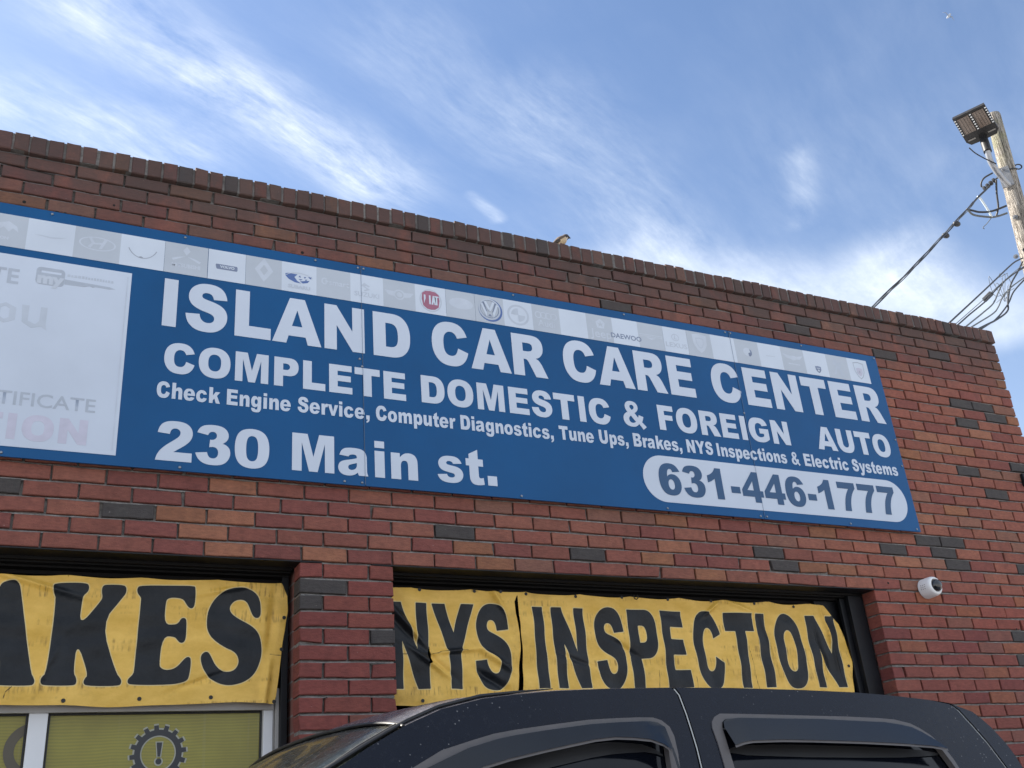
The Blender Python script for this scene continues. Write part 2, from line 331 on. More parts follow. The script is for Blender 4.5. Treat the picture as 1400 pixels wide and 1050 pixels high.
def ell(cx, cy, rx, ry=None, n=32, a0=0, a1=360):
    ry = rx if ry is None else ry
    full = abs(a1 - a0) >= 360
    k = n if full else n + 1
    return [(cx + rx * math.cos(math.radians(a0 + (a1 - a0) * i / n)), cy + ry * math.sin(math.radians(a0 + (a1 - a0) * i / n))) for i in range(k)]


def rect(x0, y0, x1, y1): return [(x0, y0), (x1, y0), (x1, y1), (x0, y1)]


def arcband(cx, cy, rx, ry, w, a0, a1, n=20):
    return ell(cx, cy, rx, ry, n, a0, a1) + list(reversed(ell(cx, cy, rx - w, ry - w, n, a0, a1)))


# ------------------------------------------------------------------ materials
def mat(name, base=(.5, .5, .5), rough=.6, metal=0.0, coat=0.0, spec=.5):
    m = bpy.data.materials.new(name)
    m.use_nodes = True
    b = m.node_tree.nodes['Principled BSDF']
    b.inputs['Base Color'].default_value = (*base, 1)
    b.inputs['Roughness'].default_value = rough
    b.inputs['Metallic'].default_value = metal
    b.inputs['Coat Weight'].default_value = coat
    b.inputs['Specular IOR Level'].default_value = spec
    return m, NT(m.node_tree), b


def bump(g, b, height, strength, dist=0.002):
    n = g.n('ShaderNodeBump')
    n.inputs['Strength'].default_value = strength
    n.inputs['Distance'].default_value = dist
    g.put(n.inputs['Height'], height)
    g.link(n.outputs[0], b.inputs['Normal'])


def objc(g): return g.n('ShaderNodeTexCoord').outputs['Object']


def m_simple(name, base, rough=.5, metal=0.0, coat=0.0, var=.12, scale=6.0, bmp=0.0, spec=.5):
    m, g, b = mat(name, base, rough, metal, coat, spec)
    c = objc(g)
    n = g.noise(c, scale, 5, .6)
    dark = tuple(q * (1 - var * 1.6) for q in base); light = tuple(min(1, q * (1 + var)) for q in base)
    g.link(g.mix(g.rng(n, .25, .75), (*dark, 1), (*light, 1)), b.inputs['Base Color'])
    g.link(g.rng(n, .2, .8, max(.02, rough - .08), min(1, rough + .1)), b.inputs['Roughness'])
    if bmp: bump(g, b, g.noise(c, scale * 9, 4, .6), bmp)
    return m


def m_brick():
    m, g, b = mat('weathered_brick', (.25, .1, .08), .85)
    c = objc(g)
    at = g.n('ShaderNodeAttribute'); at.attribute_name = 'tint'
    fine = g.noise(g.v('MULTIPLY', c, (1, 1, 3.0)), 34, 6, .65)
    blot = g.noise(g.v('MULTIPLY', c, (1, 1, 1.6)), 15, 5, .65)
    col = g.mix(g.rng(fine, .3, .75), g.mix(1.0, at.outputs['Color'], (.74, .70, .70, 1), 'MULTIPLY'), g.mix(1.0, at.outputs['Color'], (1.18, 1.12, 1.08, 1), 'MULTIPLY'))
    col = g.mix(g.rng(g.noise(g.v('ADD', c, (7.3, 0, 2.1)), 11, 5, .65), .50, .70, 0, .45), col, g.mix(1.0, col, (1.22, 1.34, 1.22, 1), 'MULTIPLY'))
    col = g.mix(g.rng(blot, .45, .72, 0, .60), col, g.mix(1.0, col, (.62, .60, .62, 1), 'MULTIPLY'))
    # soot that has run down from the coping
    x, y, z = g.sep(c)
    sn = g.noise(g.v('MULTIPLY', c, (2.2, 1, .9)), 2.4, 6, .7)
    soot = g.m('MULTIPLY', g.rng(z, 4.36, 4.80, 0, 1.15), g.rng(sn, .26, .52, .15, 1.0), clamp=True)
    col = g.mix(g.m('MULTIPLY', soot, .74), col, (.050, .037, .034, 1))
    # lighter worn patches, pale lime specks and old drips
    wear = g.noise(c, 1.15, 5, .65)
    col = g.mix(g.rng(wear, .50, .72, 0, .40), col, g.mix(1.0, col, (1.32, 1.28, 1.26, 1), 'MULTIPLY'))
    grime = g.noise(g.v('MULTIPLY', c, (3.0, 1, .55)), 1.5, 5, .7)
    col = g.mix(g.rng(grime, .55, .75, 0, .55), col, g.mix(1.0, col, (.55, .52, .52, 1), 'MULTIPLY'))
    lime = g.noise(c, 4.5, 6, .75)
    col = g.mix(g.rng(lime, .68, .76, 0, .30), col, (.36, .31, .29, 1))
    sp = g.noise(c, 60, 3, .5)
    col = g.mix(g.rng(sp, .72, .80, 0, .35), col, (.42, .38, .35, 1))
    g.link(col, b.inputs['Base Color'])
    bump(g, b, g.m('ADD', fine, g.m('MULTIPLY', g.noise(c, 160, 3, .6), .5)), .75, .004)
    return m


def m_mortar():
    m, g, b = mat('grey_mortar', (.2, .19, .18), .95)
    c = objc(g)
    n = g.noise(c, 40, 5, .7)
    x, y, z = g.sep(c)
    sn = g.noise(c, 2.0, 4, .7)
    col = g.mix(g.rng(n, .3, .75), (.10, .095, .09, 1), (.30, .285, .27, 1))
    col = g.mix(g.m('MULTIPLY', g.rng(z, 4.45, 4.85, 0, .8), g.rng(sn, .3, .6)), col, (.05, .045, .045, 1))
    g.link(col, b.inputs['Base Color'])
    bump(g, b, g.noise(c, 120, 4, .7), .9, .006)
    return m


def m_banner(name, seedv):
    """yellow vinyl; the printed letters come from a distance field stored on the sheet's own vertices"""
    m, g, b = mat(name, (.7, .45, .1), .45, 0, 0, .28)
    c = g.v('ADD', objc(g), (seedv, 0, 0))
    at = g.n('ShaderNodeAttribute'); at.attribute_name = 'print'
    ac = g.n('ShaderNodeAttribute'); ac.attribute_name = 'crack'
    x, y, z = g.sep(c)
    n1 = g.noise(g.v('MULTIPLY', c, (1, 1, 2)), 5, 5, .65)
    yel = g.mix(g.rng(n1, .3, .75), (.60, .365, .060, 1), (.83, .535, .130, 1))
    # grime bands where folds were, little vertical ticks
    tick = g.noise(g.v('MULTIPLY', c, (46, 1, 7)), 1.6, 3, .6)
    band = g.noise(g.v('MULTIPLY', c, (.5, 1, 9)), 1.7, 2, .5)
    yel = g.mix(g.m('MULTIPLY', g.rng(tick, .5, .68, 0, .75), g.rng(band, .54, .63)), yel, (.20, .115, .03, 1))
    yel = g.mix(g.rng(g.noise(c, 2.3, 6, .7), .56, .75, 0, .5), yel, (.26, .165, .05, 1))
    ink = g.mix(g.rng(g.noise(c, 7, 5, .65), .35, .75), (.006, .008, .011, 1), (.018, .021, .026, 1))
    edge = g.mix(g.rng(at.outputs['Fac'], -.0045, -.0028, 0, .85), yel, (.62, .52, .28, 1))
    col = g.mix(g.rng(at.outputs['Fac'], -.0006, .0006), edge, ink)
    col = g.mix(g.rng(ac.outputs['Fac'], .0008, .0028, 1, 0), col, (.012, .01, .008, 1))
    g.link(col, b.inputs['Base Color'])
    bump(g, b, g.m('ADD', g.noise(c, 22, 4, .6), g.m('MULTIPLY', g.noise(g.v('MULTIPLY', c, (1, 1, .35)), 9, 3, .5), 1.6)), .40, .010)
    return m


M = {}
M['brick'] = m_brick()
M['mortar'] = m_mortar()
M['sign_blue'] = m_simple('sign_blue', (.002, .068, .200), .36, var=.12, scale=1.1, bmp=.03, spec=.25)
M['sign_white'] = m_simple('sign_white', (.47, .53, .63), .38, var=.05, scale=2.0)
M['sign_edge'] = m_simple('sign_edge', (.30, .33, .38), .4, .5)
M['tile_white'] = m_simple('tile_white', (.50, .56, .65), .4, var=.05, scale=3)
M['tile_grey'] = m_simple('tile_grey', (.395, .44, .505), .4, var=.06, scale=3)
M['faint'] = m_simple('faded_print', (.41, .46, .54), .4, var=.06, scale=9)
M['faint4'] = m_simple('sun_bleached_print', (.355, .40, .475), .4, var=.07, scale=14)
M['faint2'] = m_simple('faded_grey_print', (.29, .325, .39), .4, var=.12, scale=14)
M['faint3'] = m_simple('faded_logo_white', (.455, .505, .585), .4, var=.06, scale=12)
M['faint_pink'] = m_simple('faded_pink_print', (.455, .455, .56), .4, var=.08, scale=11)
M['logo_navy'] = m_simple('logo_navy', (.045, .06, .14), .4, var=.1, scale=20)
M['logo_blue'] = m_simple('logo_blue', (.07, .13, .33), .4, var=.15, scale=20)
M['logo_slate'] = m_simple('logo_slate', (.16, .20, .30), .4, var=.15, scale=20)
M['logo_red'] = m_simple('logo_red', (.30, .11, .17), .4, var=.1, scale=20)
M['black_paint'] = m_simple('black_painted_metal', (.006, .007, .010), .5, spec=.3, var=.35, scale=7, bmp=.12)
M['black_board'] = m_simple('black_trim_board', (.006, .0055, .006), .7, spec=.2, var=.35, scale=9, bmp=.15)
M['alu'] = m_simple('white_aluminium', (.72, .73, .75), .42, .0, var=.05, scale=4)
M['alu_dull'] = m_simple('dull_aluminium', (.36, .345, .33), .5, .0, var=.1, scale=6)
M['gasket'] = m_simple('black_gasket', (.01, .01, .011), .5)
M['screw'] = m_simple('zinc_screw', (.24, .26, .30), .35, .8)
M['paint'] = None
M['concrete'] = m_simple('roof_felt', (.12, .12, .12), .9, bmp=.4)


# ------------------------------------------------------------------ ground
def m_ground():
    m, g, b = mat('pale_concrete_lot', (.33, .33, .32), .9)
    c = objc(g)
    n = g.noise(c, .6, 6, .65); f = g.noise(c, 55, 3, .7)
    col = g.mix(g.rng(n, .3, .7), (.26, .255, .25, 1), (.40, .395, .385, 1))
    col = g.mix(g.rng(f, .5, .8, 0, .5), col, (.46, .45, .44, 1))
    g.link(col, b.inputs['Base Color'])
    bump(g, b, f, .5, .01)
    return m


bm = bmesh.new()
bmesh.ops.create_grid(bm, x_segments=24, y_segments=24, size=900)
prop(from_bm('ground', bm, m_ground()), kind='structure')

# ------------------------------------------------------------------ the brick building
CH = 0.07277          # course height
BL = 0.2127           # brick length with its joint
ZC = 4.85             # underside of the coping
XL, XR = -3.2, 6.471
OPEN_TOP = ZC - 26 * CH
OPEN_A = (-2.3, 1.302)     # left opening
OPEN_B = (1.737, 4.700)    # right opening
bldg = thing('brick_building', (1.6, 4.0, 0), 'low red brick garage with a brick coping and two wide openings', 'building')


def brick_box(bm, lay, x0, x1, z0, z1, y0, y1, tint, ch=.003):
    yo = random.uniform(-.0022, .0022)
    rz = random.uniform(-.0012, .0012)
    j = lambda a=.0018: random.uniform(-a, a)
    L = x1 - x0
    def edge(p, q, n, horiz):
        out = []
        for i in range(n):
            t = i / n
            w = 0 if i == 0 else .0014
            out.append((p[0] + (q[0] - p[0]) * t + (0 if horiz else j(w + 1e-6)), y0 + ch + yo, p[2] + (q[2] - p[2]) * t + (j(w + 1e-6) if horiz else 0)))
        return out
    chip = random.random()
    c0 = [(x0 + j(), 0, z0 + rz + j()), (x1 + j(), 0, z0 - rz + j()), (x1 + j(), 0, z1 - rz + j()), (x0 + j(), 0, z1 + rz + j())]
    if chip < .16:
        q = random.randrange(4); cx_, _, cz_ = c0[q]
        c0[q] = (cx_ + (1 if q in (0, 3) else -1) * random.uniform(.003, .011), 0, cz_ + (1 if q < 2 else -1) * random.uniform(.002, .008))
    n = 4 if L > .13 else (2 if L > .05 else 1)
    A = edge(c0[0], c0[1], n, True) + edge(c0[1], c0[2], 2 if n > 1 else 1, False) + edge(c0[2], c0[3], n, True) + edge(c0[3], c0[0], 2 if n > 1 else 1, False)
    mx, mz = (x0 + x1) / 2, (z0 + z1) / 2
    def inset(p):
        dx = max(-1, min(1, (mx - p[0]) / .012)); dz = max(-1, min(1, (mz - p[2]) / .012))
        return (p[0] + dx * ch * random.uniform(.6, 1.5), y0 + yo + j(.0007), p[2] + dz * ch * random.uniform(.6, 1.5))
    F = [bm.verts.new(inset(p)) for p in A]
    Rr = [bm.verts.new(p) for p in A]
    Bk = [bm.verts.new((p[0], y1, p[2])) for p in A]
    k_ = len(A)
    fs = [bm.faces.new(F)]
    for a, b_ in ((F, Rr), (Rr, Bk)):
        for k in range(k_):
            fs.append(bm.faces.new((a[k], b_[k], b_[(k + 1) % k_], a[(k + 1) % k_])))
    for f in fs:
        f.normal_update()
        for l in f.loops: l[lay] = (*tint, 1)


def tint_random(x, k):
    r = random.random()
    if r < .50: c = (.235, .088, .066)
    elif r < .70: c = (.255, .104, .074)
    elif r < .88: c = (.205, .070, .060)
    elif r < .95: c = (.215, .108, .080)
    else: c = (.27, .125, .07)
    if x > 4.5 and k < 30: c = (c[0] * 1.12, c[1] * 1.08, c[2] * 1.0)
    if k > 26:
        c = (c[0] * .97, c[1] * .80, c[2] * .84)
        if x < 2 and random.random() < .6: c = (.215, .062, .053)
    v = random.uniform(.90, 1.08)
    return (c[0] * v * .86, c[1] * v * .80, c[2] * v * .79)


DK = {}
for k, x in DATA['dark']: DK.setdefault(k, []).append(x)
OR = {}
for k, x in DATA['orange']: OR.setdefault(k, []).append(x)
OR.pop(28, None)


def row_offset(k):
    return (0.0 if k % 2 else BL / 2) - .0766 * (k - 1) / 25.0


def build_wall():
    bm = bmesh.new(); lay = bm.loops.layers.float_color.new('tint')
    for k in range(1, 67):
        z0 = ZC - k * CH; z1 = z0 + .0612
        if z0 < .02: break
        if k <= 26: spans = [(XL, XR)]
        else: spans = [(XL, OPEN_A[0]), (OPEN_A[1], OPEN_B[0]), (OPEN_B[1], XR)]
        off = row_offset(k) + random.uniform(-.008, .008)
        for a, b_ in spans:
            pier = (b_ - a) < .6
            if pier:
                half = BL / 2
                cuts = [a, a + half, a + half + BL, b_] if k % 2 else [a, (a + b_) / 2, b_]
            else:
                n0 = math.ceil((a - off) / BL + .12); n1 = math.floor((b_ - off) / BL - .12)
                cuts = [a] + [off + n * BL + random.uniform(-.004, .004) for n in range(n0, n1 + 1)] + [b_]
            for i in range(len(cuts) - 1):
                x0 = cuts[i] + (.005 if i else 0); x1 = cuts[i + 1] - (.005 if i < len(cuts) - 2 else 0)
                if x1 - x0 < .02: continue
                t = tint_random((x0 + x1) / 2, k)
                if k <= 5:
                    d_ = random.uniform(.50 + .08 * k, 1.05); t = (t[0] * d_, t[1] * d_, t[2] * d_)
                for q in DK.get(k, []):
                    if x0 - .005 <= q <= x1 + .005: t = (.052, .048, .048)
                for q in OR.get(k, []):
                    if x0 - .005 <= q <= x1 + .005: t = (.27, .115, .068)
                if b_ == XR and i == len(cuts) - 2: x1 += random.uniform(-.006, .006)
                brick_box(bm, lay, x0, x1, z0, z1, 0, .10, t)
    o = from_bm('wall', bm, M['brick'], bldg)
    # mortar bed, raked back behind the brick faces
    bm = bmesh.new()
    e = .008; y0, y1 = .0185, .099
    zt = ZC + .004
    add_box(bm, XL + e, XR - e, y0, y1, OPEN_TOP - .003, zt)
    add_box(bm, XL + e, OPEN_A[0] - e, y0, y1, .0, OPEN_TOP - .003)
    add_box(bm, OPEN_A[1] + e, OPEN_B[0] - e, y0, y1, .0, OPEN_TOP - .003)
    add_box(bm, OPEN_B[1] + e, XR - e, y0, y1, .0, OPEN_TOP - .003)
    # weather-struck bed joints: flush at the foot, tucked back under the brick above
    for k in range(0, 65):
        za = ZC - (k + 1) * CH + .0600; zb = ZC - k * CH + .0012
        spans = [(XL, XR)] if k <= 25 else [(XL, OPEN_A[0]), (OPEN_A[1], OPEN_B[0]), (OPEN_B[1], XR)]
        for a, b_ in spans:
            n = max(2, int((b_ - a) / .045)); prev = None; ph = random.uniform(0, 9)
            for i in range(n + 1):
                x = a + e + (b_ - a - 2 * e) * i / n
                sm = max(0, math.sin(x * 2.3 + ph) + math.sin(x * 5.1 + ph * 2) - 1.1)      # stretches where the joint was smeared flush
                f = bm.verts.new((x, .0045 - .005 * sm + random.uniform(-.002, .0025), za)); m_ = bm.verts.new((x, .0075 + random.uniform(-.001, .002), za + (zb - za) * random.uniform(.38, .62))); t_ = bm.verts.new((x, .0182, zb - .002))
                if prev:
                    bm.faces.new((prev[0], f, m_, prev[1])); bm.faces.new((prev[1], m_, t_, prev[2]))
                prev = (f, m_, t_)
    from_bm('mortar', bm, M['mortar'], bldg)


build_wall()


def build_coping():
    bm = bmesh.new(); lay = bm.loops.layers.float_color.new('tint')
    p = .0745
    x = XL
    while x < XR - .02:
        x1 = min(x + p - .010, XR + .004)
        t = tint_random(2, 5)
        s = random.uniform(.5, .95)
        t = tuple(q * s for q in t)
        if random.random() < .05: t = (.04, .04, .045)
        if random.random() < .10: t = (.27, .12, .08)
        yo = -.017 + random.uniform(-.004, .004); zo = random.uniform(-.003, .003)
        brick_box(bm, lay, x + random.uniform(-.0015, .0015), x1 + random.uniform(-.0015, .0015), ZC + .002 + zo, ZC + .100 + zo, yo, .19, t, .004)
        # top face
        x += p
    from_bm('coping', bm, M['brick'], bldg)
    bm = bmesh.new()
    add_box(bm, XL, XR - .006, -.0105, .185, ZC + .0045, ZC + .0945)
    from_bm('mortar', bm, M['mortar'], bldg)


build_coping()


def build_shell():
    # masonry behind the face brick, side walls, roof
    m, g, b = mat('side_brickwork', (.2, .1, .08), .9)
    br = g.n('ShaderNodeTexBrick')
    g.put(br.inputs['Vector'], g.v('MULTIPLY', objc(g), (1, 1, 1)))
    mp = g.comb(g.sep(objc(g))[1], g.sep(objc(g))[2], 0)
    g.put(br.inputs['Vector'], mp)
    br.inputs['Scale'].default_value = 4.7
    br.inputs['Color1'].default_value = (.22, .09, .07, 1); br.inputs['Color2'].default_value = (.16, .075, .06, 1)
    br.inputs['Mortar'].default_value = (.2, .19, .18, 1); br.inputs['Mortar Size'].default_value = .02
    br.inputs['Row Height'].default_value = .34; br.inputs['Brick Width'].default_value = 1.0
    g.link(br.outputs['Color'], b.inputs['Base Color'])
    bump(g, b, br.outputs['Fac'], -.4, .01)
    bm = bmesh.new()
    add_box(bm, XR - .20, XR - .004, .104, 9.0, 0, ZC - .002)
    add_box(bm, XL, XL + .2, .104, 9.0, 0, ZC - .002)
    add_box(bm, XL + .2, XR - .2, 8.8, 9.0, 0, ZC - .002)
    add_box(bm, XL + .2, XR - .2, .104, .19, OPEN_TOP + .02, ZC - .002)
    add_box(bm, XL + .2, OPEN_A[0] - .01, .104, .19, 0, OPEN_TOP + .018)
    add_box(bm, OPEN_A[1] + .012, OPEN_B[0] - .012, .104, .40, 0, OPEN_TOP + .018)
    add_box(bm, OPEN_B[1] + .012, XR - .2, .104, .19, 0, OPEN_TOP + .018)
    from_bm('side_wall', bm, m, bldg)
    bm = bmesh.new()
    add_box(bm, XL + .2, XR - .2, .19, 8.8, 4.25, 4.40)
    from_bm('roof', bm, M['concrete'], bldg)
    bm = bmesh.new()
    add_box(bm, XL + .25, XR - .25, 8.6, 8.75, 0, 4.2)
    add_box(bm, XL + .25, XR - .25, .5, 8.6, -.01, .006)
    from_bm('interior', bm, M['black_board'], bldg)


build_shell()


def build_holes():
    bm_m = m_simple('drill_hole_dark', (.006, .005, .005), .9)
    for x, z, r in DATA['holes']:
        bm = bmesh.new()
        add_lathe(bm, [(r, 0), (r * .9, .0012), (0, .0013)], (x, .0012, z), (0, -1, 0), 10)
        from_bm('drill_hole', bm, bm_m, bldg)


build_holes()


def build_openings():
    for (a, b_), nm in ((OPEN_A, 'left'), (OPEN_B, 'right')):
        # steel angle carrying the brick, then stepped black head boards
        bm = bmesh.new()
        add_box(bm, a - .10, b_ + .10, -.002, .095, OPEN_TOP - .0085, OPEN_TOP - .0035)
        from_bm('lintel', bm, M['black_paint'], bldg)
        bm = bmesh.new()
        steps = [(.100, .125, OPEN_TOP - .020), (.125, .165, OPEN_TOP - .026), (.165, .215, OPEN_TOP - .034), (.215, .26, OPEN_TOP - .05)]
        zt = OPEN_TOP + .016
        for y0, y1, z in steps:
            add_box(bm, a + .004, b_ - .004, y0 + .001, y1, z, zt, .002)
        add_box(bm, a + .004, b_ - .004, .262, .30, OPEN_TOP - .16, zt)
        from_bm('head_board', bm, M['black_board'], bldg)
        if nm == 'right': bars = [(b_ - .115, b_ - .004, .102, .135, .022), (b_ - .15, b_ - .02, .137, .16, .03), (b_ - .30, b_ - .02, .19, .23, .036), (a + .004, a + .05, .175, .20, .022)]
        else: bars = [(b_ - .034, b_ - .004, .170, .20, .022), (a + .004, a + .05, .175, .20, .022)]
        for x0, x1, y0, y1, dz in bars:
            bm = bmesh.new()
            add_box(bm, x0, x1, y0, y1, 0, OPEN_TOP - dz, .003)
            from_bm('jamb', bm, M['black_paint'], bldg)


build_openings()


def m_pane():
    m, g, b = mat('yellow_window_film', (.30, .26, .06), .30, 0, .20, .35)
    c = objc(g)
    x, y, z = g.sep(c)
    n = g.noise(c, 2.2, 4, .6)
    wav = g.m('SINE', g.m('ADD', g.m('MULTIPLY', z, 520.0), g.m('MULTIPLY', g.noise(c, 6, 2, .5), 9.0)))
    streak = g.noise(g.v('MULTIPLY', c, (14, 1, .5)), 1.0, 3, .6)
    col = g.mix(g.rng(n, .3, .7), (.21, .175, .024, 1), (.33, .295, .042, 1))
    col = g.mix(g.rng(wav, -1, 1, 0, .38), col, (.13, .125, .03, 1))
    col = g.mix(g.rng(streak, .62, .8, 0, .4), col, (.36, .37, .25, 1))  # pale vertical streaks: reflection on the pane painted into the film colour
    g.link(col, b.inputs['Base Color'])
    return m


def gear_poly(cx, cy, r0, r1, n, ph=0):
    P = []
    for i in range(n):
        a = 2 * math.pi * i / n + ph
        w = math.pi / n
        for da, r in ((-.95 * w, r0), (-.52 * w, r0), (-.40 * w, r1), (.40 * w, r1), (.52 * w, r0), (.95 * w, r0)):
            P.append((cx + r * math.cos(a + da), cy + r * math.sin(a + da)))
    return P


def build_window():
    zb = .95
    fy0, fy1 = .205, .262
    win = bpy.data.objects.new('window', None); COL.objects.link(win)
    bm = bmesh.new()
    ht, hb = 2.44, 2.352
    add_box(bm, -2.25, 1.2035, fy0 + .006, fy1, hb, ht, .003)          # head
    add_box(bm, 1.2045, 1.2445, fy0, fy1, zb, ht, .003)       # stile
    add_box(bm, -2.25, -2.2, fy0, fy1, zb, ht, .003)
    for mx in (.286, -.60, -1.45):
        add_box(bm, mx, mx + .069, fy0, fy1 - .002, zb + .06, hb - .0008, .003)
    add_box(bm, -2.2, 1.204, fy0 + .003, fy1, zb, zb + .058, .003)
    me = bpy.data.meshes.new('window'); bm.to_mesh(me); bm.free()
    bpy.data.objects.remove(win)
    win = link('window', me, M['alu'], bldg)
    bm = bmesh.new()
    add_box(bm, 1.2455, 1.252, fy0 + .006, fy1, zb, 2.44, .001)
    add_box(bm, 1.2535, 1.286, fy0 - .004, fy1, zb, 2.44, .002)
    link_child = from_bm('sub_frame', bm, M['alu_dull'], bldg)
    # grey flashing strip over the window head
    bm = bmesh.new()
    add_box(bm, -2.25, 1.2445, fy0 - .012, fy0 + .004, 2.348, 2.50, .002)
    from_bm('head_flashing', bm, M['alu_dull'], bldg)
    pm = m_pane()
    xs = [(-1.38, -.602), (-.53, .284), (.357, 1.2025)]
    for i, (a, b_) in enumerate(xs):
        bm = bmesh.new()
        add_box(bm, a, b_, .236, .242, zb + .06, hb - .0015)
        p = from_bm('pane', bm, pm, win)
        bm = bmesh.new()
        g_ = .008
        add_box(bm, a + .0005, a + g_, .2285, .2352, zb + .061, hb - .0018)
        add_box(bm, b_ - g_, b_ - .0005, .2285, .2352, zb + .061, hb - .0018)
        add_box(bm, a + g_, b_ - g_, .2285, .2352, hb - .010, hb - .0018)
        from_bm('gasket', bm, M['gasket'], win)
    dk = m_simple('decal_charcoal', (.022, .024, .030), .4, var=.15)
    lt = m_simple('decal_outline', (.36, .36, .29), .4, var=.1)
    br = m_simple('decal_brown', (.085, .07, .045), .4, var=.1)
    cx, cz, R = .784, 2.188, .111
    flat('gear_outline', [gear_poly(cx, cz, R * .90, R * 1.06, 16, .12), ell(cx, cz, R * .585, n=48)], .2348, lt, win, .0003)
    flat('gear_decal', [gear_poly(cx, cz, R * .84, R * 1.0, 16, .12), ell(cx, cz, R * .63, n=48)], .2340, dk, win, .0003)
    s = R
    flat('mark_outline', [[(cx - .115 * s, cz + .42 * s), (cx + .165 * s, cz + .42 * s), (cx + .11 * s, cz - .18 * s), (cx - .045 * s, cz - .18 * s)], ell(cx + .03 * s, cz - .28 * s, .155 * s)], .2347, lt, win, .0003)
    flat('warning_mark', [[(cx - .075 * s, cz + .385 * s), (cx + .125 * s, cz + .385 * s), (cx + .075 * s, cz - .11 * s), (cx - .015 * s, cz - .11 * s)], ell(cx + .03 * s, cz - .28 * s, .105 * s)], .2338, dk, win, .0003)
    flat('ring_decal', [ell(.315, 2.212, .105, n=48, a0=107, a1=253) + list(reversed(ell(.315, 2.212, .068, n=48, a0=117, a1=243)))], .2340, br, win, .0003)


build_window()

